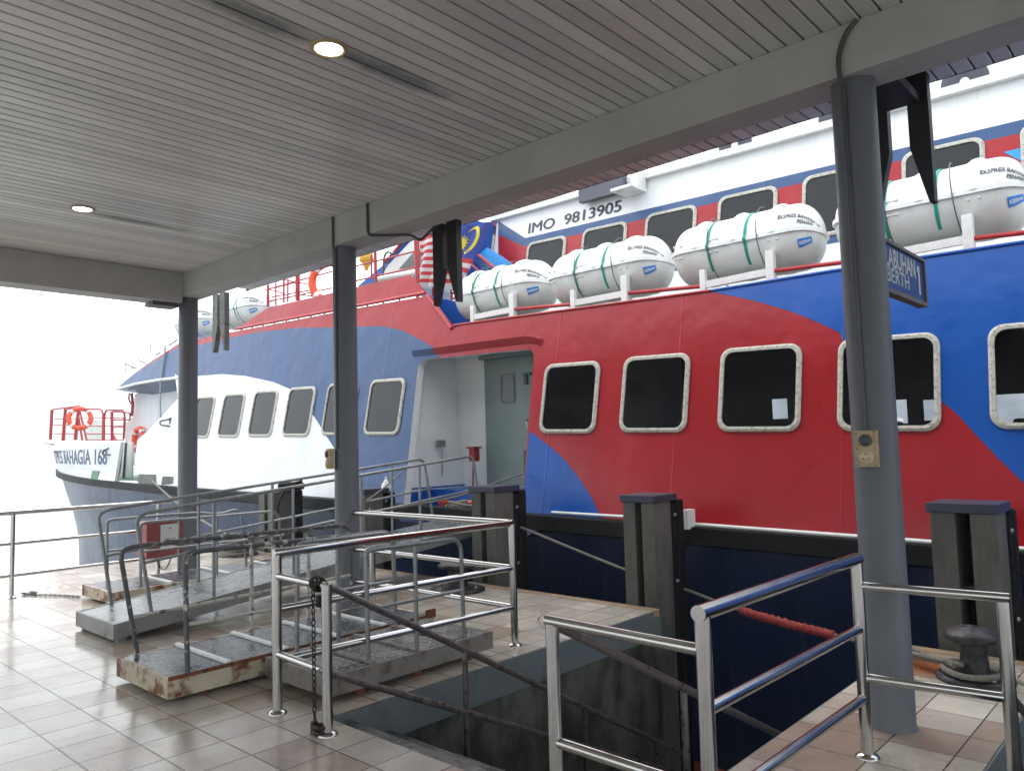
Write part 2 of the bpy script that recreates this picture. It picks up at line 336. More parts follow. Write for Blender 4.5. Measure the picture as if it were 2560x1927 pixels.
def tile_mat():
    mt = bpy.data.materials.new('wet beige floor tiles'); mt.use_nodes = True; N = mt.node_tree.nodes; L = mt.node_tree.links; b = N['Principled BSDF']
    tc = N.new('ShaderNodeTexCoord')
    mp = N.new('ShaderNodeMapping'); mp.vector_type = 'POINT'
    ax, ay = .3118, .3182
    mp.inputs['Location'].default_value = (5.7684/ax+60, -1.4984/ay+60, 0); mp.inputs['Scale'].default_value = (1/ax, 1/ay, 0); L.new(tc.outputs['Object'], mp.inputs[0])
    fr = N.new('ShaderNodeVectorMath'); fr.operation = 'FRACTION'; L.new(mp.outputs[0], fr.inputs[0])
    fl = N.new('ShaderNodeVectorMath'); fl.operation = 'FLOOR'; L.new(mp.outputs[0], fl.inputs[0])
    wn = N.new('ShaderNodeTexWhiteNoise'); wn.noise_dimensions = '3D'; L.new(fl.outputs[0], wn.inputs['Vector'])
    s = N.new('ShaderNodeSeparateXYZ'); L.new(fr.outputs[0], s.inputs[0])
    def edge(o):
        p = N.new('ShaderNodeMath'); p.operation = 'PINGPONG'; p.inputs[1].default_value = .5; L.new(o, p.inputs[0]); return p.outputs[0]
    mn = N.new('ShaderNodeMath'); mn.operation = 'MINIMUM'; L.new(edge(s.outputs[0]), mn.inputs[0]); L.new(edge(s.outputs[1]), mn.inputs[1])
    g = N.new('ShaderNodeMapRange'); g.interpolation_type = 'SMOOTHSTEP'; g.inputs[1].default_value = .007; g.inputs[2].default_value = .017; L.new(mn.outputs[0], g.inputs[0])
    cr = N.new('ShaderNodeValToRGB'); L.new(wn.outputs[0], cr.inputs[0]); e = cr.color_ramp.elements
    e[0].position = 0; e[0].color = (.43, .395, .34, 1); e[1].position = 1; e[1].color = (.57, .525, .455, 1)
    x = e.new(.85); x.color = (.48, .42, .35, 1)
    # patches of browner tiles
    vs_ = N.new('ShaderNodeVectorMath'); vs_.operation = 'SCALE'; vs_.inputs['Scale'].default_value = .16; L.new(fl.outputs[0], vs_.inputs[0])
    nn = N.new('ShaderNodeTexNoise'); nn.inputs['Scale'].default_value = 1.6; nn.inputs['Detail'].default_value = 1; L.new(vs_.outputs[0], nn.inputs['Vector'])
    ad = N.new('ShaderNodeMath'); ad.operation = 'MULTIPLY_ADD'; ad.inputs[1].default_value = .28; L.new(wn.outputs[0], ad.inputs[0]); L.new(nn.outputs[0], ad.inputs[2])
    pr = N.new('ShaderNodeMapRange'); pr.inputs[1].default_value = .73; pr.inputs[2].default_value = .77; pr.inputs[3].default_value = 0; pr.inputs[4].default_value = .85; L.new(ad.outputs[0], pr.inputs[0])
    mb_ = N.new('ShaderNodeMixRGB'); mb_.inputs[2].default_value = (.31, .235, .185, 1); L.new(pr.outputs[0], mb_.inputs[0]); L.new(cr.outputs[0], mb_.inputs[1])
    # mottling
    n = N.new('ShaderNodeTexNoise'); n.inputs['Scale'].default_value = 3.5; n.inputs['Detail'].default_value = 9; n.inputs['Roughness'].default_value = .65; L.new(tc.outputs['Object'], n.inputs['Vector'])
    mr = N.new('ShaderNodeMapRange'); mr.inputs[1].default_value = .3; mr.inputs[2].default_value = .7; mr.inputs[3].default_value = .78; mr.inputs[4].default_value = 1.16; L.new(n.outputs[0], mr.inputs[0])
    vm = N.new('ShaderNodeVectorMath'); vm.operation = 'SCALE'; L.new(mb_.outputs[0], vm.inputs[0]); L.new(mr.outputs[0], vm.inputs['Scale'])
    # rust bloom round the near bollard
    m2 = N.new('ShaderNodeMapping'); m2.inputs['Location'].default_value = (1.62/.5, -5.95/.42, 0); m2.inputs['Scale'].default_value = (2, 1/.42, 0); L.new(tc.outputs['Object'], m2.inputs[0])
    gr = N.new('ShaderNodeTexGradient'); gr.gradient_type = 'SPHERICAL'; L.new(m2.outputs[0], gr.inputs[0])
    q = N.new('ShaderNodeMath'); q.operation = 'MULTIPLY'; L.new(gr.outputs[0], q.inputs[0]); L.new(n.outputs[0], q.inputs[1])
    r2 = N.new('ShaderNodeMapRange'); r2.inputs[1].default_value = .05; r2.inputs[2].default_value = .3; L.new(q.outputs[0], r2.inputs[0])
    mc = N.new('ShaderNodeMixRGB'); mc.inputs[2].default_value = (.32, .1, .025, 1); L.new(r2.outputs[0], mc.inputs[0]); L.new(vm.outputs[0], mc.inputs[1])
    mg = N.new('ShaderNodeMixRGB'); mg.inputs[1].default_value = (.055, .045, .045, 1); L.new(g.outputs[0], mg.inputs[0]); L.new(mc.outputs[0], mg.inputs[2]); L.new(mg.outputs[0], b.inputs['Base Color'])
    # wetness
    nw = N.new('ShaderNodeTexNoise'); nw.inputs['Scale'].default_value = 1.1; nw.inputs['Detail'].default_value = 7; nw.inputs['Roughness'].default_value = .6; L.new(tc.outputs['Object'], nw.inputs['Vector'])
    sp = N.new('ShaderNodeSeparateXYZ'); L.new(tc.outputs['Object'], sp.inputs[0])
    dist = N.new('ShaderNodeMapRange'); dist.inputs[1].default_value = -6; dist.inputs[2].default_value = -1; dist.inputs[3].default_value = 0; dist.inputs[4].default_value = .16; L.new(sp.outputs[0], dist.inputs[0])
    rw = N.new('ShaderNodeMapRange'); rw.inputs[1].default_value = .35; rw.inputs[2].default_value = .65; rw.inputs[3].default_value = .07; rw.inputs[4].default_value = .26; L.new(nw.outputs[0], rw.inputs[0])
    ra = N.new('ShaderNodeMath'); ra.operation = 'ADD'; L.new(rw.outputs[0], ra.inputs[0]); L.new(dist.outputs[0], ra.inputs[1]); L.new(ra.outputs[0], b.inputs['Roughness'])
    bp = N.new('ShaderNodeBump'); bp.inputs['Strength'].default_value = .6; bp.inputs['Distance'].default_value = .003; L.new(g.outputs[0], bp.inputs['Height'])
    mp5 = N.new('ShaderNodeMapping'); mp5.inputs['Scale'].default_value = (1, 1, 1); L.new(tc.outputs['Object'], mp5.inputs[0])
    n5 = N.new('ShaderNodeTexNoise'); n5.inputs['Scale'].default_value = 16; n5.inputs['Detail'].default_value = 3; L.new(mp5.outputs[0], n5.inputs['Vector'])
    b2 = N.new('ShaderNodeBump'); b2.inputs['Strength'].default_value = .12; b2.inputs['Distance'].default_value = .006; L.new(n5.outputs[0], b2.inputs['Height']); L.new(bp.outputs[0], b2.inputs['Normal'])
    # each tile laid a touch out of level
    vs2 = N.new('ShaderNodeVectorMath'); vs2.operation = 'SUBTRACT'; vs2.inputs[1].default_value = (.5, .5, .5); L.new(wn.outputs['Color'], vs2.inputs[0])
    vs3 = N.new('ShaderNodeVectorMath'); vs3.operation = 'MULTIPLY_ADD'; vs3.inputs[1].default_value = (.012, .012, 0); L.new(vs2.outputs[0], vs3.inputs[0]); L.new(b2.outputs[0], vs3.inputs[2])
    nm = N.new('ShaderNodeVectorMath'); nm.operation = 'NORMALIZE'; L.new(vs3.outputs[0], nm.inputs[0]); L.new(nm.outputs[0], b.inputs['Normal'])
    b.inputs['IOR'].default_value = 1.5
    return mt
M['tile'] = tile_mat()

def checker_mat(name, c, rough=.25):
    """raised lozenge tread plate"""
    mt = mat(name, c, rough, .35, var=.3, vscale=5, rvar=.12); N = mt.node_tree.nodes; L = mt.node_tree.links; b = N['Principled BSDF']
    tc = N.new('ShaderNodeTexCoord')
    def mth(op, *a_):
        n_ = N.new('ShaderNodeMath'); n_.operation = op
        for i_, v_ in enumerate(a_):
            if isinstance(v_, (int, float)): n_.inputs[i_].default_value = v_
            else: L.new(v_, n_.inputs[i_])
        return n_.outputs[0]
    sc_ = N.new('ShaderNodeVectorMath'); sc_.operation = 'SCALE'; sc_.inputs['Scale'].default_value = 15; L.new(tc.outputs['Object'], sc_.inputs[0])
    sp_ = N.new('ShaderNodeSeparateXYZ'); L.new(sc_.outputs[0], sp_.inputs[0])
    fx, fy = mth('FLOOR', sp_.outputs[0]), mth('FLOOR', sp_.outputs[1])
    lx, ly = mth('SUBTRACT', mth('FRACT', sp_.outputs[0]), .5), mth('SUBTRACT', mth('FRACT', sp_.outputs[1]), .5)
    par = mth('MULTIPLY', mth('PINGPONG', mth('ADD', fx, fy), 1), 1)
    u_, v_ = mth('ADD', lx, ly), mth('SUBTRACT', lx, ly)
    df = mth('MULTIPLY', mth('SUBTRACT', v_, u_), par)
    a1, b1_ = mth('ADD', u_, df), mth('SUBTRACT', v_, df)
    b2_ = mth('MULTIPLY', b1_, 3)
    dd = mth('SQRT', mth('ADD', mth('MULTIPLY', a1, a1), mth('MULTIPLY', b2_, b2_)))
    mx = N.new('ShaderNodeMapRange'); mx.interpolation_type = 'SMOOTHSTEP'; mx.inputs[1].default_value = .68; mx.inputs[2].default_value = .4; mx.inputs[3].default_value = 0; mx.inputs[4].default_value = 1; L.new(dd, mx.inputs[0])
    bp = N.new('ShaderNodeBump'); bp.inputs['Strength'].default_value = 1; bp.inputs['Distance'].default_value = .005; L.new(mx.outputs[0], bp.inputs['Height']); L.new(bp.outputs[0], b.inputs['Normal'])
    src = b.inputs['Base Color'].links[0].from_socket; wm = N.new('ShaderNodeMixRGB'); wm.inputs[2].default_value = (*[min(.6, x*2.4+.08) for x in c], 1); sc = N.new('ShaderNodeMath'); sc.operation = 'MULTIPLY'; sc.inputs[1].default_value = .92
    L.new(mx.outputs[0], sc.inputs[0]); L.new(sc.outputs[0], wm.inputs[0]); L.new(src, wm.inputs[1]); L.new(wm.outputs[0], b.inputs['Base Color'])
    return mt
M['tread'] = checker_mat('wet steel tread plate', (.06, .064, .075), .26)
M['treadg'] = checker_mat('grey painted tread plate', (.13, .14, .145), .28)

# ================================================================== SETTING
def water():
    mt = mat('grey sea water', (.2, .25, .26), .12, spec=.5, bump=.35, bscale=1.6, bdist=.08)
    b = MB(); b.add([(-700, -500, -2.3), (400, -500, -2.3), (400, 900, -2.3), (-700, 900, -2.3)], [(0, 1, 2, 3)])
    tag(b.build('water', mt), kind='structure')
water()
XW, YE = -12.4, 6.4
P1x0, P1x1, P2x0, P2x1, PY = -4.05, -1.87, -.95, 1.25, 2.71
f = MB()
for x0, x1, y1 in ((XW, P1x0, YE-.11), (P1x0, P1x1, PY), (P1x1, P2x0, YE-.11), (P2x0, P2x1, PY), (P2x1, 12, YE-.11)):
    f.add([(x0, -14, 0), (x1, -14, 0), (x1, y1, 0), (x0, y1, 0)], [(0, 1, 2, 3)])
tag(f.build('quay_floor', M['tile']), kind='structure')
e = MB()
for x0, x1 in ((XW, P1x0), (P1x1, P2x0), (P2x1, 12)): e.box(x0+.001, x1-.001, YE-.11, YE, -.25, .003)
tag(e.build('quay_edge', M['edge']), kind='structure')
q = MB(); zb = -2.6
for x0, x1 in ((XW, P1x0), (P1x1, P2x0), (P2x1, 12)): q.box(x0+.002, x1-.002, PY+.01, YE-.01, zb, -.251)
q.box(XW, 12, -14, PY-.002, zb, -.26)
tag(q.build('quay_wall', M['pitwall']), kind='structure')
pb = MB()
for x0, x1 in ((P1x0, P1x0+.012), (P1x1-.012, P1x1), (P2x0, P2x0+.012), (P2x1-.012, P2x1)):
    pb.box(x0, x1, PY, YE-.12, -.25, -.004)
    pb.box(x0+.001, x1-.001, YE-.1195, YE-.001, -.25, -.06)
pb.box(XW-.01, XW, -14, YE, -.25, -.004)
for x0, x1 in ((P1x0, P1x1), (P2x0, P2x1)): pb.box(x0+.013, x1-.013, PY, PY+.012, -.25, -.004)
tag(pb.build('painted_kerb_band', M['pitpaint']), kind='structure')
st = MB()
for X0, X1 in ((P1x0, P1x1), (P2x0, P2x1)):
    st.box(X0+.014, X1-.014, PY+.012, PY+.15, -.5, -.045)
    for i in range(12):
        y = PY+.15+i*.3; z = -.19-i*.165
        if y+.3 < YE+.2: st.box(X0+.015, X1-.015, y, y+.3, zb, z, b=0)
tag(st.build('landing_steps', M['step']), kind='structure')

# ================================================================== CANOPY
cn = thing('canopy', 'grey slatted canopy roof on round columns over the tiled quay', 'canopy', (-4, 2, 0))
s = MB(); x = -10.0+.0
PIT_ = .1078; x0 = -2.959-PIT_*70
i = 0
while x0+i*PIT_ < 6:
    a = x0+i*PIT_; i += 1
    if a < -10.35: continue
    b0, b1 = a+.006, a+PIT_-.006
    for y0, y1 in ((-5.2, 5.63),):
        vs = []
        for y in (y0, y1): vs += [(b0, y, 3.985), (b0, y, 3.942), (b0+.006, y, 3.938), (b1-.006, y, 3.938), (b1, y, 3.942), (b1, y, 3.985)]
        s.add(vs, [(k, k+1, k+7, k+6) for k in range(5)]+[(5, 4, 3, 2, 1, 0), (6, 7, 8, 9, 10, 11)])
s.build('slatted_ceiling', M['slat'], cn)
r = MB(); r.box(-10.4, 6.05, -5.25, 5.66, 3.99, 4.12); r.box(-10.42, 6.06, 5.632, 5.66, 3.945, 4.14, 0)
r.build('roof_slab', M['darkgap'], cn)
for nm, bx in (('edge_beam', (-10.18, 6, 4.45, 4.74, 3.64, 3.937)), ('end_beam', (-10.19, -9.86, -5.2, 4.449, 3.55, 3.9375)), ('rear_beam', (-9.85, 6, -3.2, -2.9, 3.64, 3.937))):
    MB().box(*bx, b=.008).build(nm, M['beam'], cn)
def column(x, y, pipe=None, socket=False):
    c = MB(); c.lathe([(0, .128), (.004, .128), (.02, .12), (3.66, .12)], (x, y, 0), seg=40); c = c.build('column', M['column'], cn); return c
colA = column(-10.03, 4.6); colB = column(-6.5, 4.6); colC = column(-1.45, 4.6)
column(-10.03, -3.05); column(-6.5, -3.05); column(-1.45, -3.05); column(3.6, 4.6)
# conduits running down from the ceiling
pc = MB().tube(smoothpath([(-1.36, 4.44, 3.93), (-1.42, 4.43, 3.86), (-1.462, 4.425, 3.74), (-1.462, 4.43, 3.6), (-1.462, 4.468, 3.5), (-1.462, 4.472, 2.6), (-1.458, 4.472, 1.62)], 6), .014, 10)
pc.build('conduit', M['pipe'], colC)
pbb = MB().tube([(-6.462, 4.437, 3.93), (-6.462, 4.437, 3.62), (-6.468, 4.472, 3.56), (-6.48, 4.475, 1.6)], .013, 8)
pbb.build('conduit', M['pipe'], colB)
MB().tube(fillet([(-5.89, 4.437, 3.93), (-5.885, 4.437, 3.62), (-5.6, 4.75, 3.625), (-5.55, 4.8, 3.56), (-5.45, 4.9, 3.7), (-5.2, 5.1, 3.93)], .05), .013, 8).build('conduit', M['pipe'], cn)
# hanging planks at the eave with a carrier arm
def planks(x, light=False, arm=False, g=.07, w_=.15):
    mt = M['bracketl'] if light else M['bracket']; H = .86
    for sgn in (-1, 1):
        xi, xo = x+sgn*g/2, x+sgn*(g/2+w_)
        zt, zb_ = 3.936, 3.936-H
        poly = [(xi, 5.42, zt), (xo, 5.42, zt), (xo, 5.42, zb_), (xo-sgn*.03, 5.42, zb_), (xi, 5.42, zb_+.38)]
        MB().extr(poly, (0, .075, 0)).build('hanging_plank', mt, cn)
    if arm: MB().box(x-.2, x+.14, 4.76, 5.415, 3.74, 3.8).build('carrier_arm', mt, cn)
planks(at((2247, 300), Y=5.45).x, arm=True, g=.125, w_=.125)
planks(at(K7((1757, 200))[0], Y=5.45).x)
planks(at((551, 760), Y=5.45).x, light=True)
gu = MB().box(-10.2, -9.95, 4.1, 4.44, 3.5, 3.545); gu.build('gutter_bracket', M['pipe'], cn)

def downlight(x, y, lbl):
    t = thing('ceiling_downlight', lbl, 'ceiling light', (x, y, 3.938), 'recessed lights in the slatted ceiling')
    MB().lathe([(0, .078), (-.012, .082), (-.016, .096), (-.01, .108), (0, .11)], (x, y, 3.937), seg=40).build('trim_ring', M['beige'], t)
    MB().lathe([(-.008, .0005), (-.008, .079)], (x, y, 3.937), seg=40).build('lens', M['lens'], t)
    return t
downlight(-3.692, 2.52, 'round lit downlight nearer the camera, with dark smears on the slats beside it')
downlight(-7.82, 2.56, 'round lit downlight farther off, smaller in view, near the end beam')

# ================================================================== SOCKETS AND SIGN
def socket(xc, y, z, lbl, ang, h=.2, w_=.118):
    t = thing('power_socket', lbl, 'power socket', (xc, y, z), 'socket boxes on the columns')
    b = MB().box(xc-w_/2, xc+w_/2, y-.055, y, z, z+h, b=.006); b.build('housing', M['beige'], t)
    MB().lathe([(-.075, .0005), (-.075, .03), (-.056, .034)], (xc, y, z+h*.73), axis='y', seg=24).build('switch_knob', M['pipe'], t)
    MB().lathe([(-.068, .0005), (-.068, .038), (-.056, .04)], (xc, y, z+h*.27), axis='y', seg=28).build('socket_face', M['beigel'], t)
    d = MB()
    for dx, dz in ((0, .018), (-.014, -.008), (.014, -.008)): d.box(xc+dx-.003, xc+dx+.003, y-.0705, y-.0675, z+h*.27+dz-.005, z+h*.27+dz+.005)
    d.build('pin_holes', M['pipe'], t)
    sc = MB()
    for dx in (-.046, .046):
        for dz in (.012, .1, .188): sc.lathe([(-.058, .0005), (-.058, .004), (-.055, .0045)], (xc+dx, y, z+dz*h/.2), axis='y', seg=8)
    sc.build('screws', M['pipe'], t)
    t.rotation_euler = (0, 0, R(ang)); return t
socket(-1.45+.0, 4.472, 1.42, 'yellowed weatherproof socket with black switch above a round outlet, on the near right column', 8)
sb = socket(-6.54, 4.465, 1.4, 'yellowed socket box on the middle column, seen from its side', -20)
def berth_sign():
    X = -1.45; P = [at(p, X=X) for p in K9((525, 1135), (530, 1505))]
    y1 = (P[0].y+P[1].y)/2; zt, zb_ = P[0].z-.005, P[1].z+.0; y0 = 4.722
    t = thing('berth_sign', 'blue berth sign with frame sticking out from the near right column', 'sign', (X, y0, zb_))
    MB().box(X-.012, X+.012, y0, y1, zb_, zt).build('panel', M['signblue'], t)
    fr = MB()
    for a, b, c, d in ((y0-.001, y1+.02, zt, zt+.02), (y0-.001, y1+.02, zb_-.03, zb_), (y1, y1+.02, zb_, zt)): fr.box(X-.03, X+.03, a, b, c, d)
    fr.build('frame', M['frame'], t)
    H = zt-zb_; W_ = y1-y0
    fn = lambda cy, cz: (lambda x, y, z: (X+.0125+z, cy+x, cz+y))
    b = MB()
    textmb('PELABUHAN', .17, .003, fn(y0+W_*.46, zb_+H*.52), mb=b, ext=.002, width=W_*.74)
    textmb('BERTH', .13, .001, fn(y0+W_*.46, zb_+H*.17), mb=b, ext=.002, width=W_*.44)
    X1 = X+.014; ya = y0+W_*.9; za = zb_+H*.15; b.extr([(X1, ya-.018, za), (X1, ya+.018, za), (X1, ya+.018, za+H*.7), (X1, ya-.012, za+H*.7), (X1, ya-.045, za+H*.6), (X1, ya-.045, za+H*.52), (X1, ya-.018, za+H*.56)], (.002, 0, 0))
    b.build('lettering', M['signwhite'], t)
berth_sign()

# ================================================================== STAINLESS RAILINGS
def flange(b, x, y, r=.045): b.lathe([(0, r+.012), (.006, r+.012), (.016, r), (.022, r-.018)], (x, y, 0), seg=24)
RT_ = .023; RP = .03
def post(t, x, y, z, zb_=0, r=RP, mt='steel', fl=True):
    b = MB(); b.tube([(x, y, zb_), (x, y, z)], r, 16)
    if fl: flange(b, x, y, r+.016)
    b.build('post', M[mt], t)
def rail(t, pts, r=RT_, mt='steel', nm='rail'):
    return MB().tube(pts, r, 14).build(nm, M[mt], t)
t = thing('guard_rail', 'stainless railing left of the stair opening, rusty chain on its corner post', 'railing', (-4.37, 2.567, 0))
post(t, -4.37, 2.567, .955); post(t, -3.82, 2.557, .83); post(t, -4.265, 4.604, .955); post(t, -6.1, 4.6, .6)
rail(t, [(-4.37, 2.545, .965), (-4.265, 4.604, .965), (-4.255, 4.6045, .965)], .027); rail(t, [(-4.25, 4.604, .965), (-6.38, 4.6, .965)], .027)
for z in (.61, .3):
    rail(t, [(-4.37, 2.567, z+.012), (-4.265, 4.604, z)]); rail(t, [(-4.265, 4.604, z), (-6.38, 4.6, z)])
rail(t, [(-4.37, 2.567, .825), (-3.82, 2.557, .82)]); rail(t, [(-4.37, 2.567, .355), (-3.82, 2.557, .345)])
rail(t, [(-3.82, 2.557, .82), (-3.82, 2.6, .805), (-3.82, 6.3, .805-3.7*.55)], .021, 'steelold', 'stair_handrail')
rail(t, [(-3.82, 2.557, .34), (-3.82, 6.3, .34-3.74*.47)], .021, 'steelold', 'stair_handrail')
for y in (3.63, 4.9, 5.9): post(t, -3.82, y, .8-(y-2.6)*.55, -.19-(y-PY)*.55-.1, .019, 'steelold', False)
t = thing('guard_rail', 'stainless steel railing on the right of the stair opening, reflecting the blue hull', 'railing', (-1.42, 4.087, 0))
post(t, -1.415, 4.087, .96); post(t, -1.44, 2.56, .96); post(t, -2.17, 2.58, .83); post(t, -.8, 4.16, .82, -.4)
rail(t, [(-1.44, 2.53, .97), (-1.415, 4.11, .97)], .031)
for z in (.625, .285): rail(t, [(-1.44, 2.56, z), (-1.415, 4.087, z)])
rail(t, [(-1.44, 2.56, .835), (-2.2, 2.58, .84)]); rail(t, [(-1.44, 2.56, .34), (-2.17, 2.58, .34)])
rail(t, [(-1.415, 4.087, .838), (-.77, 4.16, .838)], .022); rail(t, [(-1.415, 4.087, .387), (-.8, 4.16, .387)])
rail(t, [(-2.17, 2.6, .82), (-2.17, 6.3, .82-3.7*.5)], .021, 'steelold', 'stair_handrail')
for y in (3.63, 4.9): post(t, -2.17, y, .8-(y-2.6)*.5, -.19-(y-PY)*.55-.1, .019, 'steelold', False)
rail(t, [(-.8, 4.16, .4), (-.8, 6.3, -.7)], .021, 'steelold', 'stair_handrail')
b = MB(); b.tube([(-2.225+.028*math.cos(a), 2.585, .83+.028*math.sin(a)) for a in [k*math.pi/8 for k in range(16)]], .0045, 6, closed=True); b.build('hook_ring', M['steel'], t)
t = thing('guard_rail', 'three bar stainless railing along the far end of the quay, open sea behind', 'railing', (-10.3, 2.69, 0))
for y in (-3.9, -2.25, -.6, 1.04, 2.69, 4.34): post(t, -10.3, y, .95, r=.024)
for z, r_ in ((.965, .026), (.615, .019), (.255, .019)): rail(t, [(-10.3, -4.5, z), (-10.3, 4.5, z)], r_)

def chain(name, pts, lbl, lk=.034, rr=.0042, extra=None):
    P = [Vector(p) for p in pts]; b = MB(); L_ = 0; k = 0; d = 0
    seg = [(P[i], P[i+1], (P[i+1]-P[i]).length) for i in range(len(P)-1)]
    tot = sum(x[2] for x in seg); pos = lk/2
    while pos < tot:
        q = pos; 
        for a, c, l in seg:
            if q <= l: p = a.lerp(c, q/l); dr = (c-a).normalized(); break
            q -= l
        ref = Vector((0, 0, 1)) if abs(dr.z) < .9 else Vector((0, 1, 0)); u = dr.cross(ref).normalized(); v = dr.cross(u)
        if k % 2: u = v
        u = (u+.25*dr.cross(u)*random.uniform(-1, 1)).normalized()
        b.tube([p+dr*(lk*.62*math.cos(a_))+u*(lk*.33*math.sin(a_)) for a_ in [j*math.pi/5 for j in range(10)]], rr, 5, closed=True)
        pos += lk; k += 1
    if extra: extra(b)
    return tag(b.build(name, M['chain'], loc=P[0]), lbl, 'chain')
def wrap(b):
    for j, (x_, rr) in enumerate(((-3.935, .036), (-3.915, .04), (-3.89, .038))):
        b.tube([(x_+.01*math.sin(a*2+j), 2.56+rr*math.cos(a), .822+rr*math.sin(a)) for a in [k*math.pi/8 for k in range(16)]], .008, 6, closed=True)
    for dz in (0, .03): b.tube([(-3.85+.035*math.cos(a), 2.53+.03*math.sin(a), .015+dz) for a in [k*math.pi/6 for k in range(12)]], .012, 6, closed=True)
    b.box(-3.905, -3.875, 2.50, 2.53, .0, .07); b.box(-3.89, -3.86, 2.53, 2.55, .7, .76)
chain('chain', sag((-3.9, 2.52, .8), (-3.885, 2.515, .05), 0, 2), 'rusty chain wrapped round the railing and hanging straight down to a hook at the floor', extra=wrap)
p0, p1 = Vector((-10.45, 2.84, .014)), Vector((-9.62, 3.18, .014))
def heap(b):
    for _ in range(16):
        x_, y_ = -10.42+random.uniform(-.06, .1), 2.87+random.uniform(-.05, .09)
        a0 = random.uniform(0, 6.3); b.tube([(x_+.02*math.cos(a)*math.cos(a0)-.011*math.sin(a)*math.sin(a0), y_+.02*math.cos(a)*math.sin(a0)+.011*math.sin(a)*math.cos(a0), .012+.01*random.random()) for a in [k*math.pi/4 for k in range(8)]], .005, 5, closed=True)
chain('chain', [p0, p0.lerp(p1, .3)+Vector((0, -.03, 0)), p0.lerp(p1, .7)+Vector((.01, .02, 0)), p1], 'dark chain lying on the wet tiles left of the far low ramp', extra=heap)

# ================================================================== GANGWAYS
def ramp_rails(t, x, prof, mids, posts, mt, r=.017):
    """prof: list of (y,z) of the bent hand tube; mids: list of ((y,z),(y,z)); posts: list of (y,z0,z1)"""
    MB().tube(fillet([(x, y, z) for y, z in prof], .12), r, 12).build('handrail', M['flakyd' if mt == 'flaky' else mt], t)
    for a, b in mids: MB().tube([(x, *a), (x, *b)], r*.8, 10).build('mid_rail', M[mt], t)
    for y, z0_, z1 in posts: MB().tube([(x, y, z0_), (x, y+.0, z1)], r*.95, 10).build('post', M[mt], t)
def flat_ramp(name, lbl, x0, x1, y0, y1, zt, zb_, mtd, mtt, batt, pan):
    t = thing('boarding_ramp', lbl, 'boarding ramp', ((x0+x1)/2, y0, 0), 'boarding ramps on the quay')
    b = MB(); b.box(x0, x1, y0, y0+.03, zb_, zt); b.box(x0, x1, y1-.03, y1, zb_, zt)
    b.box(x0, x0+.03, y0+.031, y1-.031, zb_, zt-.001); b.box(x1-.03, x1, y0+.031, y1-.031, zb_, zt-.001)
    b.build('deck_frame', mtd, t)
    ys = [y0+.03]+batt+[y1-.03]
    b = MB()
    for a, c in zip(ys[:-1], ys[1:]): b.box(x0+.032, x1-.032, a+.002, c-.002, zt-.03, zt-.004+.003*random.random())
    b.build('tread_plate', mtt, t)
    if batt:
        for y in batt: MB().box(x0+.02, x1-.02, y-.016, y+.016, zt-.002, zt+.02, b=.003).build('cleat', M['whitetrim'] if pan else mtd, t)
    b = MB()
    for y in (y0+.25, (y0+y1)/2, y1-.25):
        for xx in (x0+.05, x1-.09): b.box(xx, xx+.04, y, y+.06, 0, zb_)
    b.build('foot', M['rust'], t)
    return t
# cream rusty ramp in front
t = flat_ramp('g', 'cream rust streaked ramp with four cleats and flaky cream rails, on the tiles in front', -5.9, -5.06, 2.2, 4.46, .165, .035, M['cream'], M['tread'], [2.62, 3.06, 3.51, 3.95], True)
b = MB(); b.box(-5.064, -5.056, 2.2, 4.46, .15, .176); b.box(-5.062, -5.05, 4.36, 4.47, .15, .22); b.build('rusty_lip', M['rust'], t)
ramp_rails(t, -5.07, [(2.33, .17), (2.31, .93), (2.4, .945), (4.04, .915), (4.05, .18)], [((2.33, .48), (4.05, .45))], [(2.95, .17, .93), (3.5, .17, .925)], 'flaky')
ramp_rails(t, -5.87, [(2.33, .17), (2.2, .92), (2.36, .935), (4.18, .915), (4.2, .18)], [((2.28, .43), (4.2, .46))], [(3.22, .17, .925), (3.75, .17, .92)], 'flaky')
# ropes lashed to it
b = MB(); pts = []
for i in range(160):
    y = 2.5+i*.0105; a = i*.42; pts.append((-5.87+.022*math.cos(a), y, .932-(y-2.5)*.012+.022*math.sin(a)))
b.tube(pts, .008, 6)
for yy in (3.22, 3.75):
    for k in range(5): b.tube([(-5.87+.028*math.cos(a), yy+.02*math.sin(a*1.0)+.006*k, .9-.02*k+.006*math.sin(a+k)) for a in [j*math.pi/6 for j in range(12)]], .009, 6, closed=True)
tag(b.build('rope', M['rope'], loc=(-5.87, 2.5, .93)), 'grey rope wound round the far top rail of the cream ramp', 'rope')
# grey ramp behind the railing
t = flat_ramp('g', 'low grey brown ramp behind the left railing, next to the stair opening', -4.99, -4.22, 2.84, 4.31, .175, .05, mat('worn grey brown ramp paint', (.2, .185, .165), .5, c2=(.08, .055, .04), vscale=8, c2amt=(.5, .68), var=.2, bump=.3), checker_mat('worn tread plate', (.15, .145, .14), .3), [3.2, 3.57, 3.93], False)
ramp_rails(t, -4.3, [(3.2, .17), (3.19, .9), (3.24, .91), (4.07, .9), (4.08, .17)], [((3.2, .52), (4.08, .512))], [(3.62, .17, .9)], 'galv', .016)
ramp_rails(t, -4.93, [(3.05, .17), (3.06, .92), (3.12, .93), (3.92, .925), (3.94, .17)], [((3.06, .545), (3.94, .543))], [(3.4, .17, .92)], 'galv', .016)
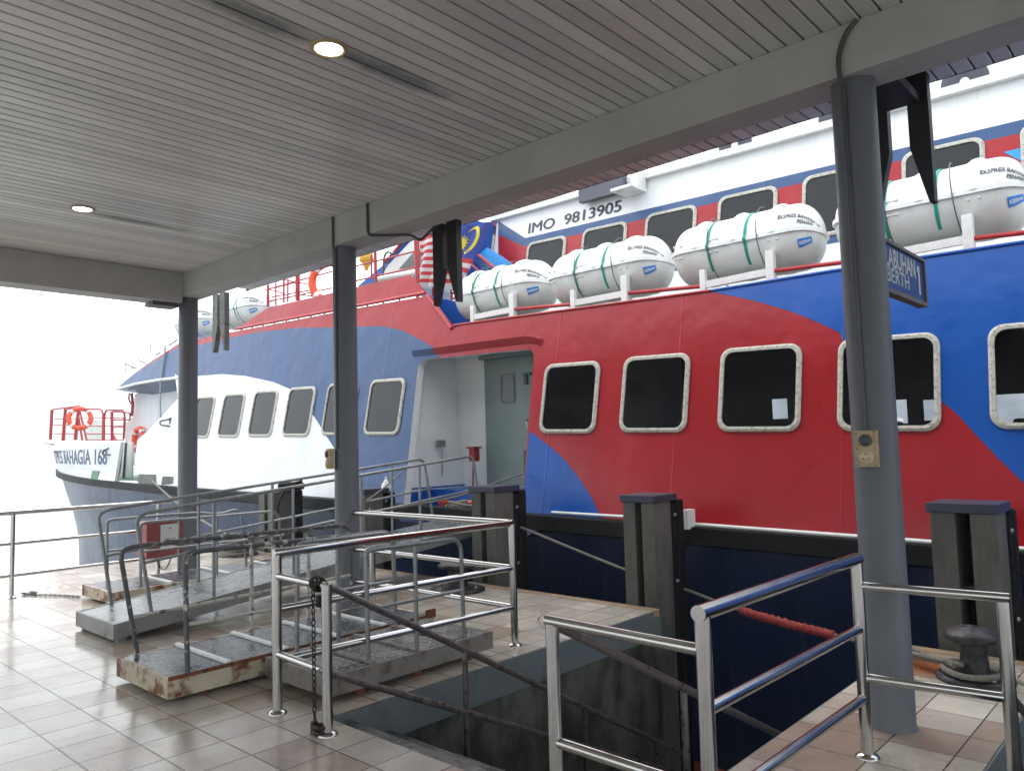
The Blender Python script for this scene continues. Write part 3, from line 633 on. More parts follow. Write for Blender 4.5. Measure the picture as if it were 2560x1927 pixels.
# far cream ramp
t = flat_ramp('g', 'low cream ramp with rusty sides nearest the end railing, lying beside the sloping gangway', -9.6, -8.75, 3.2, 5.9, .15, .03, M['cream'], M['tread'], [3.85, 4.55, 5.2], True)
ramp_rails(t, -9.5, [(3.43, .15), (3.42, .84), (3.5, .855), (4.5, .85), (4.75, .8), (5.05, .86), (5.14, .15)], [((3.43, .5), (5.13, .5))], [(4.25, .15, .85)], 'galv', .016)
ramp_rails(t, -8.82, [(3.53, .15), (3.52, .83), (3.6, .845), (5.2, .84), (5.28, .15)], [((3.53, .53), (5.28, .53))], [(4.4, .15, .84)], 'galv', .016)
# sloping gangway up to the ferry
def gangway():
    t = thing('gangway', 'long grey gangway sloping up from the tiles to the open ferry doorway', 'gangway', (-7.5, 2.6, 0))
    zz = lambda y: .16+.098*(y-2.6)
    x0, x1, y0, y1 = -7.95, -7.05, 2.6, 7.35
    b = MB(); h = .13
    for a, c in ((x0, x0+.03), (x1-.03, x1)): b.hexa([(a, y0, zz(y0)-h), (c, y0, zz(y0)-h), (c, y1, zz(y1)-h), (a, y1, zz(y1)-h)], [(a, y0, zz(y0)), (c, y0, zz(y0)), (c, y1, zz(y1)), (a, y1, zz(y1))])
    for a in (y0, y1-.03): b.hexa([(x0+.031, a, zz(a)-h), (x1-.031, a, zz(a)-h), (x1-.031, a+.03, zz(a)-h), (x0+.031, a+.03, zz(a)-h)], [(x0+.031, a, zz(a)), (x1-.031, a, zz(a)), (x1-.031, a+.03, zz(a)), (x0+.031, a+.03, zz(a))])
    b.build('deck_frame', M['greydeck'], t)
    b = MB(); n = 5
    for i in range(n):
        a = y0+.031+(y1-y0-.062)*i/n; c = y0+.031+(y1-y0-.062)*(i+1)/n-.012
        b.hexa([(x0+.032, a, zz(a)-.02), (x1-.032, a, zz(a)-.02), (x1-.032, c, zz(c)-.02), (x0+.032, c, zz(c)-.02)], [(x0+.032, a, zz(a)-.004), (x1-.032, a, zz(a)-.004), (x1-.032, c, zz(c)-.004), (x0+.032, c, zz(c)-.004)])
    b.build('tread_plate', M['treadg'], t)
    b = MB()
    for x_ in (x0+.03, x1-.07): b.box(x_, x_+.04, 2.64, 2.72, 0, .05); b.box(x_, x_+.03, 5.2, 5.24, 0, zz(5.2)-.1)
    b.build('foot', M['greydeck'], t)
    tz = lambda y: 1.065+.0965*(y-2.85)
    mz = lambda y: .64+.0945*(y-2.84)
    ramp_rails(t, -7.08, [(2.93, zz(2.9)), (2.79, tz(2.79)-.03), (2.87, tz(2.87)+.01), (6.95, tz(6.95)), (7.08, zz(7.05))], [((2.84, mz(2.84)), (6.98, mz(6.98)))], [(y, zz(y), tz(y)) for y in (3.5, 4.35, 5.2, 6.05)], 'galv', .017)
    ramp_rails(t, -7.92, [(2.9, zz(2.9)), (2.77, tz(2.77)-.03), (2.85, tz(2.85)+.01), (6.85, tz(6.85)-.02), (7.0, zz(7.0))], [((2.83, mz(2.83)), (6.96, mz(6.96)))], [(y, zz(y), tz(y)) for y in (3.75, 4.6, 5.45, 6.3)], 'galv', .017)
gangway()
# red notice cabinet hung on the end railing
def cabinet():
    t = thing('notice_cabinet', 'red box cabinet with a white notice hung on the end railing', 'cabinet', (-10.1, 4.05, .3))
    MB().box(-10.27, -9.95, 4.05, 4.57, .3, .74, b=.01).build('body', M['cabred'], t)
    MB().box(-9.949, -9.944, 4.22, 4.45, .4, .7).build('notice', M['paper'], t)
    b = MB()
    for i, z in enumerate((.64, .6, .52, .5, .48, .46)):
        w_ = (.02, .03, .16, .13, .15, .1)[i]; b.box(-9.9435, -9.942, 4.335-w_/2, 4.335+w_/2, z, z+(.02 if i == 0 else .006))
    b.build('printing', M['frame'], t)
cabinet()
chain('chain', sag((-10.26, 4.28, .33), (-10.24, 4.5, .3), .22, 10), 'thin rusty chain looping down below the red notice cabinet', lk=.03)

# ================================================================== BOLLARDS
def bollard(x, y, lbl, sc=1):
    t = thing('bollard', lbl, 'bollard', (x, y, 0), 'mooring bollards along the quay edge')
    b = MB(); b.lathe([(0, .3*sc), (.02, .3*sc), (.035, .27*sc), (.04, .14*sc)], (x, y, 0.003), seg=32); b.build('base_plate', M['iron'], t)
    b = MB(); b.lathe([(.04, .13*sc), (.06, .115*sc), (.2, .1*sc), (.25, .12*sc)], (x, y, 0), seg=28); b.build('stem', M['iron'], t)
    b = MB(); b.lathe([(.24, .12*sc), (.25, .2*sc), (.275, .22*sc), (.3, .2*sc), (.33, .12*sc), (.345, .001)], (x, y, 0), seg=28)
    b.v = [(vx+random.uniform(-.003, .003), vy+random.uniform(-.003, .003), vz+random.uniform(-.004, .004)) for vx, vy, vz in b.v]
    b.build('head', M['iron'], t)
    b = MB()
    for k in range(6):
        a = k*math.pi/3+.3; b.lathe([(.035, .022), (.055, .02), (.06, .001)], (x+.22*sc*math.cos(a), y+.22*sc*math.sin(a), 0), seg=6)
    b.build('bolts', M['galv'], t); return t
bollard(-1.29, 5.76, 'black mushroom bollard with rope round it beside the near right column', .76)
bollard(-6.35, 5.95, 'black flat topped bollard behind the left railing')
bollard(-11.35, 6.0, 'small dark bollard wrapped in rope at the far end of the quay')

# ================================================================== FENDER PILES
def fender(x0, x1, lbl, cap=True, top=1.02, coil=False):
    t = thing('fender_pile', lbl, 'fender pile', ((x0+x1)/2, 6.62, -2.6), 'fender piles along the quay edge')
    w_ = (x1-x0)*.36
    for a in (x0, x1-w_-.04): MB().box(a, a+w_, 6.46, 6.78, -2.6, top-.06, b=.012).build('post', M['timber'], t)
    for z in (.35, -.6, -1.5): MB().box(x0+w_+.001, x1-w_-.041, 6.6, 6.75, z, z+.1).build('cross_tie', M['timber'], t)
    b = MB(); b.box(x0+.02, x1-.02, 6.781, 6.84, -2.6, top-.1, b=.008); b.box(x0+.04, x1-.0, 6.841, 6.97, -2.6, top-.05, b=.03)
    b.build('rubber_face', M['black'], t)
    if cap:
        MB().box(x0-.02, x1-.02, 6.44, 6.87, top-.059, top+.01, b=.006).build('cap_plate', M['cap'], t)
    b = MB()
    for z in (.85, .2, -.45, -.9): b.lathe([(0, .02), (.014, .018), (.02, .001)], (x1-.02, 6.81, z), axis='x', seg=8)
    b.build('bolts', M['galv'], t)
    if coil:
        b = MB()
        for k in range(7):
            rr = .16+.03*math.sin(k*2.1)
            b.tube([(x0+.5+rr*math.cos(a)*1.1, 6.75+rr*math.sin(a), top-.03+.018*k+.02*math.sin(a*2+k)) for a in [j*math.pi/8 for j in range(16)]], .022, 6, closed=True)
        b.tube(smoothpath([(x0+.62, 6.6, top+.02), (x0+.66, 6.44, top-.2), (x0+.64, 6.42, top-.5), (x0+.66, 6.42, top-.8)]), .02, 6)
        tag(b.build('rope', M['black'], loc=(x0+.5, 6.75, top)), 'black rope coiled on the top of the farthest fender pile', 'rope')
fender(-11.55, -11.05, 'farthest fender pile, pale grey posts with a black rope coil on top', cap=False, top=1.0, coil=True)
fender(-9.15, -8.68, 'fender pile just right of the middle column, with a white plastic pot standing on it')
fender(-6.63, -6.2, 'dark fender pile in front of the open ferry doorway', top=1.1)
fender(-4.47, -4.07, 'grey fender pile with blue black cap standing at the edge by the stair opening', top=1.05)
fender(-1.68, -1.2, 'dark fender pile behind the mushroom bollard at the right', top=1.06)
t = thing('plastic_pot', 'small white plastic pot upside down on a fender pile', 'pot', (-8.85, 6.9, 1.0))
MB().lathe([(0, .075), (.08, .06), (.12, .03), (.14, .022), (.16, .001)], (-8.78, 6.88, 1.0), seg=20).build('body', M['whitetrim'], t)
MB().lathe([(.15, .012), (.185, .012), (.19, .001)], (-8.78, 6.88, 1.0), seg=12).build('nozzle', M['whitetrim'], t)

# ================================================================== FERRY
fe = thing('ferry', 'red white and blue passenger ferry moored alongside the quay, boarding door open', 'ferry', (-10, 9, -2.3))
def wp(X, z, off=0): return Vector((X, 7.4+.2*(z-.7)+off, z))
def wz(p, off=0): v = wall(p, off); return v
def wpts(ps, off=0): return [wall(p, off) for p in ps]
rub = lambda X: .62-.0155*X
door = fillet([wp(-7.9, .60), wp(-9.04, .60), wp(-9.16, 2.945), wp(-6.75, 2.87), wp(-6.68, .60), wp(-7.9, .60)], .16)[:-1]
# outline of the side wall
top = wpts(B1((785, 515), (900, 410), (1050, 295), (1200, 190), (1300, 130), (1440, 35)))
top += wpts(C6((720, 855), (910, 815)))+wpts(K7((0, 905), (400, 830), (790, 755), (1000, 715), (1590, 612), (1800, 890)))+wpts(VV((1020, 697), (1535, 628), (1800, 585), (2212, 523)))
zr_ = top[-1].z; top.append(wp(6, zr_-.03*7))
bot = [wp(6, rub(6)), wp(0, rub(0)), wp(-6.0, rub(-6)), wp(-6.68, .36), wp(-6.681, .56), wp(-9.04, .56), wp(-9.05, rub(-9.05)), wp(-14, rub(-14)), wp(-18.72, rub(-18.7))]
lead = wpts(B1((985, 1280), (1010, 1040), (1100, 960), (1440, 600)))
under = [wp(-18.0, 3.42)]+wpts(B1((1440, 392), (1250, 412), (1000, 455)))
outline = top+bot+lead+under
near = [(-6.06, 2.16), (-4.81, 2.135), (-3.535, 2.105), (-2.275, 2.07), (-1.0, 2.05), (.26, 2.03)]
def whole(c_, off=0): return [wp(c_[0]+a, c_[1]+b_*.98-.03*a, off) for a, b_ in rrect(.84, .86, .12, 4)]
side = MB()
side.flat([outline, door]+[whole(c_) for c_ in near], 0)
n = len(outline)
side.add([p for p in outline]+[p+Vector((0, .09, 0)) for p in outline], [(i, (i+1) % n, n+(i+1) % n, n+i) for i in range(n)], 0)
def zone(pts, mi, off): side.flat([[p for p in pts]], mi)
o1, o2 = -.003, -.006
# navy field left of the door (painted over the red)
nv = wpts(B1((785, 515), (900, 414), (1050, 305), (1200, 212), (1300, 155), (1440, 66)), o1)
nv += wpts(C6((720, 893), (910, 848), (1100, 810), (1340, 785)), o1)+wpts(C6((1550, 782), (1700, 776), (1880, 775)), o1)
nv += wpts(C5((200, 210), (330, 240), (450, 300), (580, 372), (640, 436)), o1)
nv += [wp(-8.72, 2.935, o1), wp(-9.0, 2.94, o1), wp(-9.12, 2.9, o1), wp(-9.155, 2.8, o1), wp(-9.04, .6, o1), wp(-9.041, .561, o1), wp(-9.052, rub(-9.05)+.002, o1), wp(-18.7, rub(-18.7)+.002, o1)]
nv += wpts(B1((985, 1275), (1012, 1040), (1102, 960), (1439, 603)), o1)+[wp(-17.99, 3.42, o1)]+wpts(B1((1440, 395), (1250, 413), (1000, 456)), o1)
zone(nv, 1, o1)
# white arch
wa = wpts(B1((985, 1270), (1014, 1040), (1104, 960), (1438, 606)), o2)+[wp(-18.02, 3.45, o2)]
wa += wpts(VV((395, 818), (430, 812), (480, 808), (530, 812), (590, 825), (630, 842), (660, 870), (690, 918), (722, 968), (742, 1010), (757, 1040)), o2)
e_ = wall(VV((772, 1085))[0], o2); wa += [wp(e_.x, rub(e_.x)+.004, o2), wp(-18.69, rub(-18.69)+.004, o2)]
zone(wa, 2, o2)
# bright blue wedge right of the door
bw = wpts(C5((1338, 1035), (1400, 1078), (1500, 1155), (1580, 1225), (1650, 1300), (1760, 1450), (1830, 1560), (1880, 1665)), o1)
e_ = bw[-1]; bw += [wp(e_.x+.07, e_.z-.2, o1), wp(e_.x+.09, rub(-5)+.001, o1), wp(-6.0, rub(-6)+.001, o1), wp(-6.675, .365, o1), wp(-6.676, .6, o1)]
zone(bw, 3, o1)
# royal blue field aft
pts = C17((150, 308), (250, 330), (380, 356), (500, 385), (700, 445), (870, 515), (985, 572))
rb = wpts(pts, o1)+[wp(-2.275+a, 2.07+b_-.03*a, o1) for a, b_ in ((-.40, .415), (-.36, .43), (.3, .43), (.39, .4), (.42, .31), (.42, -.06))]
rb += wpts(C17((1600, 985), (1700, 1065), (1800, 1175), (1950, 1335), (2115, 1495), (2200, 1590)), o1)
e_ = rb[-1]; rb += [wp(e_.x+.25, rub(0)+.01, o1), wp(5.99, rub(6)+.002, o1), wp(5.99, zr_-.03*7-.004, o1)]+wpts(VV((2211, 524), (1800, 586), (1545, 628.5)), o1)
side.flat([rb, whole(near[4], o1), whole(near[5], o1)], 3)
side.build('side_wall', [M['red'], M['navy'], M['white'], M['blue']], fe)
# brow / forward roof solid and decks
brow = wpts(B1((787, 515), (1000, 457), (1250, 415), (1440, 396)), .012)+[wp(-18.0, 3.43, .012)]+wpts(B1((1440, 37), (1300, 132), (1200, 192), (1050, 297), (900, 411)), .012)
MB().extr(brow, (0, 4.5, 0)).build('wheelhouse_brow', M['navy'], fe)
MB().tube(wpts(B1((787, 514), (1000, 456), (1250, 413), (1440, 393)), -.012), .035, 8).build('trim_strip', M['whitetrim'], fe)
d = MB()
d.add([top[5]+Vector((0, .1, -.02)), wp(-9.4, 3.9, .1), Vector((-9.4, 13, 4.0)), Vector((top[5].x, 13, top[5].z))], [(0, 1, 2, 3)])
d.box(-9.5, 6, 7.98, 13.5, 3.12, 3.16)
d.build('roof_deck', M['greydeck'], fe)
hs_ = [at(p, Y=8.6) for p in B1((985, 560), (962, 800), (882, 870), (882, 1050), (880, 1290))]+[Vector((-17, 8.6, 1.0)), Vector((-17, 8.6, 3.35))]
MB().extr(hs_, (0, 3.5, 0)).build('deckhouse', M['white'], fe)
# upper red bulwark panel over the slot, with stanchions in the slot
rp = wpts(K7((-30, 893), (235, 712), (1450, 432), (1575, 585)), -.01)
MB().extr(rp, (0, .03, 0)).build('bulwark_panel', M['red'], fe)
rl = [rp[0]+Vector((0, -.015, 0)), rp[3]+Vector((0, -.015, 0))]
MB().tube([rp[0], rp[3]], .03, 8).build('panel_lip', M['handrail'], fe)
MB().tube(wpts(K7((1590, 608), (1800, 888)), -.01), .03, 8).build('edge_bead', M['handrail'], fe)
b = MB()
for k in range(14):
    a = rp[0].lerp(rp[3], (k+.5)/14); b.box(a.x-.012, a.x+.012, a.y, a.y+.02, a.z-.12, a.z+.02)
b.build('panel_stay', M['handrail'], fe)
# blue screen behind the knee
bc = [at(p, Y=8.35) for p in K7((1590, 610), (1640, 625), (1870, 660), (1960, 830), (1800, 892))]+[Vector((-9.3, 8.35, 3.2)), Vector((-9.6, 8.35, 3.2))]
MB().extr(bc, (0, .04, 0)).build('screen_plate', M['blue'], fe)
# gunwale bead along the roof edge
MB().tube(wpts(VV((980, 703), (1020, 697), (1535, 628)), -.004), .018, 8).build('gunwale_bead', M['red'], fe)
MB().tube(wpts(VV((1537, 628), (1800, 585), (2212, 523)), -.004)+[wp(4, zr_-.15, -.004)], .018, 8).build('gunwale_bead', M['blue'], fe)

# --- hull below the rubbing strake, curving in at the bow
def lerpt(z, T):
    for (a, b), (c, d_) in zip(T[:-1], T[1:]):
        if a >= z >= c: return b+(d_-b)*(a-z)/(a-c)
    return T[0][1] if z > T[0][0] else T[-1][1]
RT2 = [(2.1, 3.318), (1.76, 3.335), (1.02, 3.264), (.2, 3.171), (-.37, 3.108), (-1., 3.063), (-1.5, 3.052), (-3, 3.04)]
def bowp(z):
    y0 = 7.4+.15*min(1, (z-.7)/.4) if z > .7 else 7.4+.1*(.7-z)
    X0 = 18+4.0*min(1, max(0, (z+.5)/2)); Rr = lerpt(z, RT2); t_ = max(2*(Rr*y0-X0), .8); return y0, X0, 1/(2*Rr*t_)
def hy(X, z):
    y0, X0, a = bowp(z); return y0+a*max(0, -X-X0)**2
def hrow(zf, off=0, n0=14, n1=26, xs=6, xe=None):
    out = []; y0, X0, a = bowp(zf(-24)); send = math.sqrt((10.9-y0)/a)
    for i in range(n0): X = xs+(-X0-xs)*i/n0; out.append(X)
    for i in range(n1+1): out.append(-X0-send*i/n1)
    if xe is not None: out = [x_ for x_ in out]
    return [Vector((X, hy(X, zf(X))+off, zf(X))) for X in out]
def sheet(rows, mi=0, mb=None, ms=None):
    mb = mb or MB(); n_ = len(rows[0])
    for j in range(len(rows)-1):
        mb.add(rows[j]+rows[j+1], [(i, i+1, n_+i+1, n_+i) for i in range(n_-1)], ms[j] if ms else mi, True)
    return mb
sheet([wpts(B1((787, 516), (1000, 458), (1250, 416), (1440, 397)), -.004), [at(p, Y=8.62) for p in B1((790, 519), (940, 545), (1180, 570), (1440, 530))]]).build('brow_soffit', M['navy'], fe)
rubb = lambda X: rub(X)-.15+(.012*max(0, -X-20) if X < -20 else 0)
rows = []; KS = [0, .1, .2, .35, .5, .65, .78, .86, 1]
for k in KS: rows.append(hrow(lambda X, k=k: (rubb(X)-.0)*(1-k)+(-2.6)*k, off=.05))
sheet(rows, ms=[0]*6+[1, 1]).build('hull', [M['hull'], M['antifoul']], fe)
# thin plating between strake top and wall foot, strake itself
rt = hrow(lambda X: rubb(X)+.15, -.0); r1 = [v+Vector((0, -.14 if v.x > -19 else -.05, -.01)) for v in rt]; r2 = [v+Vector((0, 0, -.17)) for v in r1]; r3 = [v+Vector((0, .2, -.05)) for v in r2]
sk_ = [v for v in range(len(rt))]
sheet([rt, r1, r2, r3]).build('rubbing_strake', M['black'], fe)
wl = [v+Vector((0, -.145, .0)) for v in rt if -6.2 < v.x <= 6]; 
b = MB(); b.tube([wp(6, rub(6)+.012, -.05), wp(0, rub(0)+.012, -.05), wp(-3.6, rub(-3.6)+.015, -.05), wp(-4.2, rub(-4.2)+.015, -.05)], .02, 8); b.tube([wp(-4.2, rub(-4.2)+.05, -.04), wp(-6.15, rub(-6.15)+.03, -.04)], .018, 8)
b.box(-4.24, -4.17, 7.2, 7.36, .66, .86); b.build('strake_edging', M['whitetrim'], fe)
# --- bow bulwark
XB = -20.35
def brow_row(k):
    out = []; 
    for i in range(34):
        X = XB-(31.6+XB)*(i/33)**.9 if False else XB-i*(11.6/33)
        zt = 1.905+.022*max(0, XB-X); z0_ = rub(X)+(.012*max(0, -X-20)); z_ = z0_+(zt-z0_)*k
        X_ = X+(.22*(k) if i == 0 else 0)
        out.append(Vector((X_, min(hy(X_, z_), 10.9), z_)))
    return out
rw = [brow_row(k) for k in (0, .2, .4, .6, .8, 1)]
bb = sheet(rw); inn = [[v+Vector((0, .07, 0)) for v in r_] for r_ in rw]; sheet(inn, mb=bb); sheet([rw[-1], inn[-1]], mb=bb)
bb.add([rw[0][0], rw[-1][0], inn[-1][0], inn[0][0]], [(0, 1, 2, 3)])
bb.build('bow_bulwark', M['white'], fe)
bd = MB(); bd.add([(-17, 7.6, .93), (-20.5, 7.6, .96), (-24, 7.9, 1.02), (-28, 8.9, 1.1), (-29, 10.9, 1.15), (-17, 11.2, .95)], [tuple(range(6))]); bd.build('fore_deck', M['green'], fe)
# inner pillar panels seen in the bulwark gap
b = MB(); a = [at(p, Y=8.2) for p in B1((850, 1055), (890, 1055), (860, 1460), (785, 1470))]; b.extr(a, (0, .04, 0)); a = [at(p, Y=8.25) for p in B1((905, 1058), (960, 1062), (955, 1435), (872, 1440))]; b.extr(a, (0, .04, 0)); b.build('inner_panel', M['inner'], fe)
MB().tube([at(p, Y=8.1) for p in B1((893, 1070), (885, 1200), (868, 1430))], .03, 8).build('vent_pipe', M['pipe'], fe)
# bow name: letters follow the curved plating
def bowtext(s_, xc, wd, size, zc):
    def fn(x, y, z):
        X = xc+x; zz = zc+y; return (X, min(hy(X, zz), 10.9)-.008-z, zz)
    return textmb(s_, size, .014, fn, ext=.003, width=wd)
bt = textmb('EKSPRES BAHAGIA 168', .56, .004, lambda x, y, z: (-21.0+x, hy(-21.0+x, 1.36+y)-.008-z, 1.36+y+.012*(x)*-1*.4), ext=.003, width=6.5, align='RIGHT', mb=MB())
bt.build('bow_name', M['inkfaded'], fe)
# hawse openings
def patch(ps, mi, name, mt, off=-.012, r=.05):
    P = [wall(p, off) for p in ps]; P = fillet([(P[0]+P[-1])/2]+P+[(P[0]+P[-1])/2], r)[:-1]; MB().extr(P, (0, .01, 0)).build(name, mt, fe)
patch(K1((925, 278), (930, 165), (1145, 170), (1140, 290)), 0, 'hawse_opening', M['timber'])
patch(K1((1203, 293), (1217, 190), (1350, 195), (1345, 283)), 0, 'hawse_opening', M['timber'])
P = [at(p, Y=7.45) for p in K1((330, 222), (335, 125), (425, 130), (415, 230))]
MB().extr([Vector((v.x, hy(v.x, v.z)-.015, v.z)) for v in P], (0, .01, 0)).build('freeing_port', M['green'], fe)
for ps in (B1((1355, 820), (1300, 845), (1310, 885), (1350, 895)), B1((750, 1110), (705, 1150), (700, 1185), (740, 1195))):
    P = [wall(p, -.02) for p in ps]; b = MB(); b.tube(fillet([P[0], P[1]+Vector((0, -.12, 0)), P[2]+Vector((0, -.12, 0)), P[3]], .05), .02, 8); b.box(P[0].x-.03, P[0].x+.03, P[0].y-.01, P[0].y+.03, P[3].z-.03, P[0].z+.03); b.build('side_handle', M['pipe'], fe)
# fairlead horn at the bow top
P = [at(p, Y=8.55) for p in B1((35, 1055), (80, 1075), (200, 1068), (185, 1118), (120, 1095), (40, 1075))]
MB().extr(P, (0, .5, 0)).build('fairlead', M['galv'], fe)
P = [at(p, Y=8.6) for p in B1((160, 1340), (215, 1385), (200, 1420), (162, 1415))]; MB().extr(P, (0, .1, 0)).build('bow_fender', M['blue'], fe)

# --- lower deck windows
def window(c_, W=.9, H=.92, leanY=.2, tilt=-.03, par=None, pane='glass'):
    u = Vector((1, 0, tilt)).normalized(); v = Vector((0, leanY, 1)).normalized(); n_ = u.cross(v)  # points -Y
    if n_.y > 0: n_ = -n_
    c_ = Vector(c_); o = rrect(W, H, .13, 6); i_ = rrect(W-.1, H-.1, .1, 6); pr = rrect(W-.045, H-.045, .115, 6); N_ = len(o)
    P = lambda L, d_: [c_+u*a+v*b_+n_*d_ for a, b_ in L]
    fr = MB(); A, B_, Cc, D_, E_ = P(o, .001), P(o, .016), P(pr, .03), P(i_, .028), P(i_, .006)
    for a, b_ in ((A, B_), (B_, Cc), (Cc, D_), (D_, E_)): fr.add(a+b_, [(k, (k+1) % N_, N_+(k+1) % N_, N_+k) for k in range(N_)])
    # screw heads round the frame
    mid = P(rrect(W-.03, H-.03, .12, 6), .028)
    gl = MB(); gl.add(P(i_, .008), [tuple(range(N_))])
    wn_ = gl.build('window', M[pane], par); f_ = fr.build('frame', M['caulk'], wn_)
    per = rrect(W-.05, H-.05, .12, 3); sm = MB()
    L = [Vector((a, b_)) for a, b_ in per]; L.append(L[0]); acc = 0; nx = 0
    for a, b_ in zip(L[:-1], L[1:]):
        l = (b_-a).length
        while nx < acc+l:
            q_ = a.lerp(b_, (nx-acc)/l)
            cc = c_+u*q_.x+v*q_.y+n_*.03; sm.box(cc.x-.004, cc.x+.004, cc.y-.003, cc.y+.003, cc.z-.004, cc.z+.004); nx += .1
        acc += l
    sm.build('frame_screws', M['pipe'], wn_)
    return wn_
far = [(-9.83, 2.24), (-11.06, 2.27), (-12.33, 2.285), (-13.6, 2.31), (-14.85, 2.33), (-16.12, 2.35)]
w0 = None
for X, z in near:
    p = wp(X, z, -.008)
    if w0 is None: w0 = window(p, par=fe, pane='clear'); c0 = p
    else:
        c = copy_tree(w0, fe); c.location = w0.location+(p-c0)
wd = None
for X, z in far:
    p = wp(X, z, -.008)
    if wd is None: wd = window(p, par=fe); cd = p
    else:
        c = copy_tree(wd, fe); c.location = wd.location+(p-cd)
# saloon behind the clear panes, its far windows open to the sky
sal = MB(); xa, xb_, ya, yb = -6.45, 3.2, 7.98, 12.6
sal.add([(xa, 7.5, .98), (xb_, 7.5, .98), (xb_, yb, .98), (xa, yb, .98)], [(0, 1, 2, 3)]); sal.add([(xa, 7.86, 2.98), (xb_, 7.86, 2.98), (xb_, yb, 2.98), (xa, yb, 2.98)], [(0, 1, 2, 3)])
sal.add([(xa, 7.5, .98), (xa, yb, .98), (xa, yb, 2.98), (xa, 7.86, 2.98)], [(0, 1, 2, 3)]); sal.add([(xb_, 7.5, .98), (xb_, yb, .98), (xb_, yb, 2.98), (xb_, 7.86, 2.98)], [(0, 1, 2, 3)])
op = []
for x0_, x1_, y0_, y1_ in ((1930, 1970, 998, 1046), (2232, 2270, 1000, 1058), (2308, 2342, 1000, 1050), (2470, 2575, 988, 1062), (1590, 1618, 1008, 1036)):
    a_, c_ = at((x0_, y0_), Y=yb), at((x1_, y1_), Y=yb); op.append((a_.x, c_.x, c_.z, a_.z))
op.sort(); last = xa
for x0_, x1_, z0_, z1_ in op:
    for u0, u1, v0, v1 in ((last, x0_, .98, 2.98), (x0_, x1_, .98, z0_), (x0_, x1_, z1_, 2.98)): sal.add([(u0, yb, v0), (u1, yb, v0), (u1, yb, v1), (u0, yb, v1)], [(0, 1, 2, 3)])
    last = x1_
sal.add([(last, yb, .98), (xb_, yb, .98), (xb_, yb, 2.98), (last, yb, 2.98)], [(0, 1, 2, 3)])
sal.build('saloon_shell', M['saloon'], fe)
for i_ in range(9):
    x_ = -5.6+i_*.95
    for y_ in (8.6, 10.9):
        b = MB(); b.box(x_-.06, x_+.06, y_, y_+1.0, 1.35, 1.74, b=.05); b.box(x_, x_+.42, y_, y_+1.0, 1.3, 1.4, b=.03); b.build('seat_row', M['seat'], fe)
MB().box(-5.6, -5.55, 8.05, 9.6, .99, 2.97).build('saloon_partition', M['inner'], fe)
# --- doorway recess
b = MB()
dn = len(door); b.add(door+[p+Vector((0, .13, 0)) for p in door], [(i, (i+1) % dn, dn+(i+1) % dn, dn+i) for i in range(dn)])
b.build('door_reveal', M['whitetrim'], fe)
b = MB()
b.add([(-9.12, 7.45, .93), (-9.3, 7.95, 3.0), (-9.3, 8.75, 3.0), (-9.12, 8.75, .93)], [(0, 1, 2, 3)])
b.add([(-9.3, 8.75, .93), (-6.2, 8.75, .93), (-6.2, 8.75, 3.0), (-9.3, 8.75, 3.0)], [(0, 1, 2, 3)])
b.add([(-6.6, 7.5, .6), (-6.6, 8.75, .6), (-6.6, 8.75, 3.0), (-6.6, 7.9, 3.0)], [(0, 1, 2, 3)])
b.add([(-9.3, 7.9, 3.0), (-6.2, 7.9, 3.0), (-6.2, 8.75, 3.0), (-9.3, 8.75, 3.0)], [(0, 1, 2, 3)])
b.build('vestibule', M['inner'], fe)
b = MB(); b.box(-9.12, -6.5, 7.38, 8.02, .5, .6); b.box(-9.12, -6.5, 8.02, 8.75, .601, .93); b.box(-9.4, -9.121, 7.5, 8.75, .5, .97); b.build('door_sill', M['blue'], fe)
dp = MB().box(-8.56, -7.2, 8.69, 8.745, .97, 2.93, b=.01).build('door', M['door'], fe)
fr = MB(); o = rrect(.29, .46, .05); i_ = rrect(.24, .41, .04); N_ = len(o)
fr.add([(-8.05+a, 8.678, 2.45+c) for a, c in o]+[(-8.05+a, 8.676, 2.45+c) for a, c in i_], [(k, (k+1) % N_, N_+(k+1) % N_, N_+k) for k in range(N_)]); fr.build('window_frame', M['frame'], dp)
g_ = MB(); g_.add([(-8.05+a, 8.682, 2.45+c) for a, c in i_], [tuple(range(N_))]); g_.build('window', M['tint'], dp)
b = MB(); b.tube([(-7.62, 8.66, 1.95), (-7.62, 8.62, 1.95), (-7.62, 8.62, 1.83)], .013, 8); b.lathe([(-.02, .02), (0, .03)], (-7.62, 8.69, 1.95), axis='y', seg=12); b.build('handle', M['steel'], dp)
b = MB(); b.box(-7.7, -7.64, 8.66, 8.69, 2.48, 2.66); b.box(-7.7, -7.56, 8.65, 8.69, 2.62, 2.66); b.box(-7.75, -7.7, 8.67, 8.69, 1.15, 1.5); b.build('door_dog', M['pipe'], dp)
MB().box(-8.6, -7.1, 8.6, 8.75, 2.93, 2.985).build('door_header', M['door'], fe)
hb = MB(); c = at(K5((1390, 140))[0], Y=8.45); hb.box(c.x-.06, c.x+.07, 8.4, 8.52, c.z-.12, c.z+.08, b=.02); hb.box(c.x-.1, c.x+.1, 8.38, 8.54, c.z+.08, c.z+.11, b=.01); hb.tube([(c.x+.02, 8.42, c.z-.12), (c.x+.0, 8.42, .95)], .013, 8)
hb.build('hose_box', M['redbox'], fe)
c = at(K5((1027, 40))[0], Y=8.2); b = MB(); b.box(-9.13, -9.09, c.y-.05, c.y+.12, c.z-.05, c.z+.06); b.tube([(-9.08, c.y+.03, c.z), (-9.08, c.y+.03, c.z-.5)], .01, 6); b.build('light_switch', M['galv'], fe)
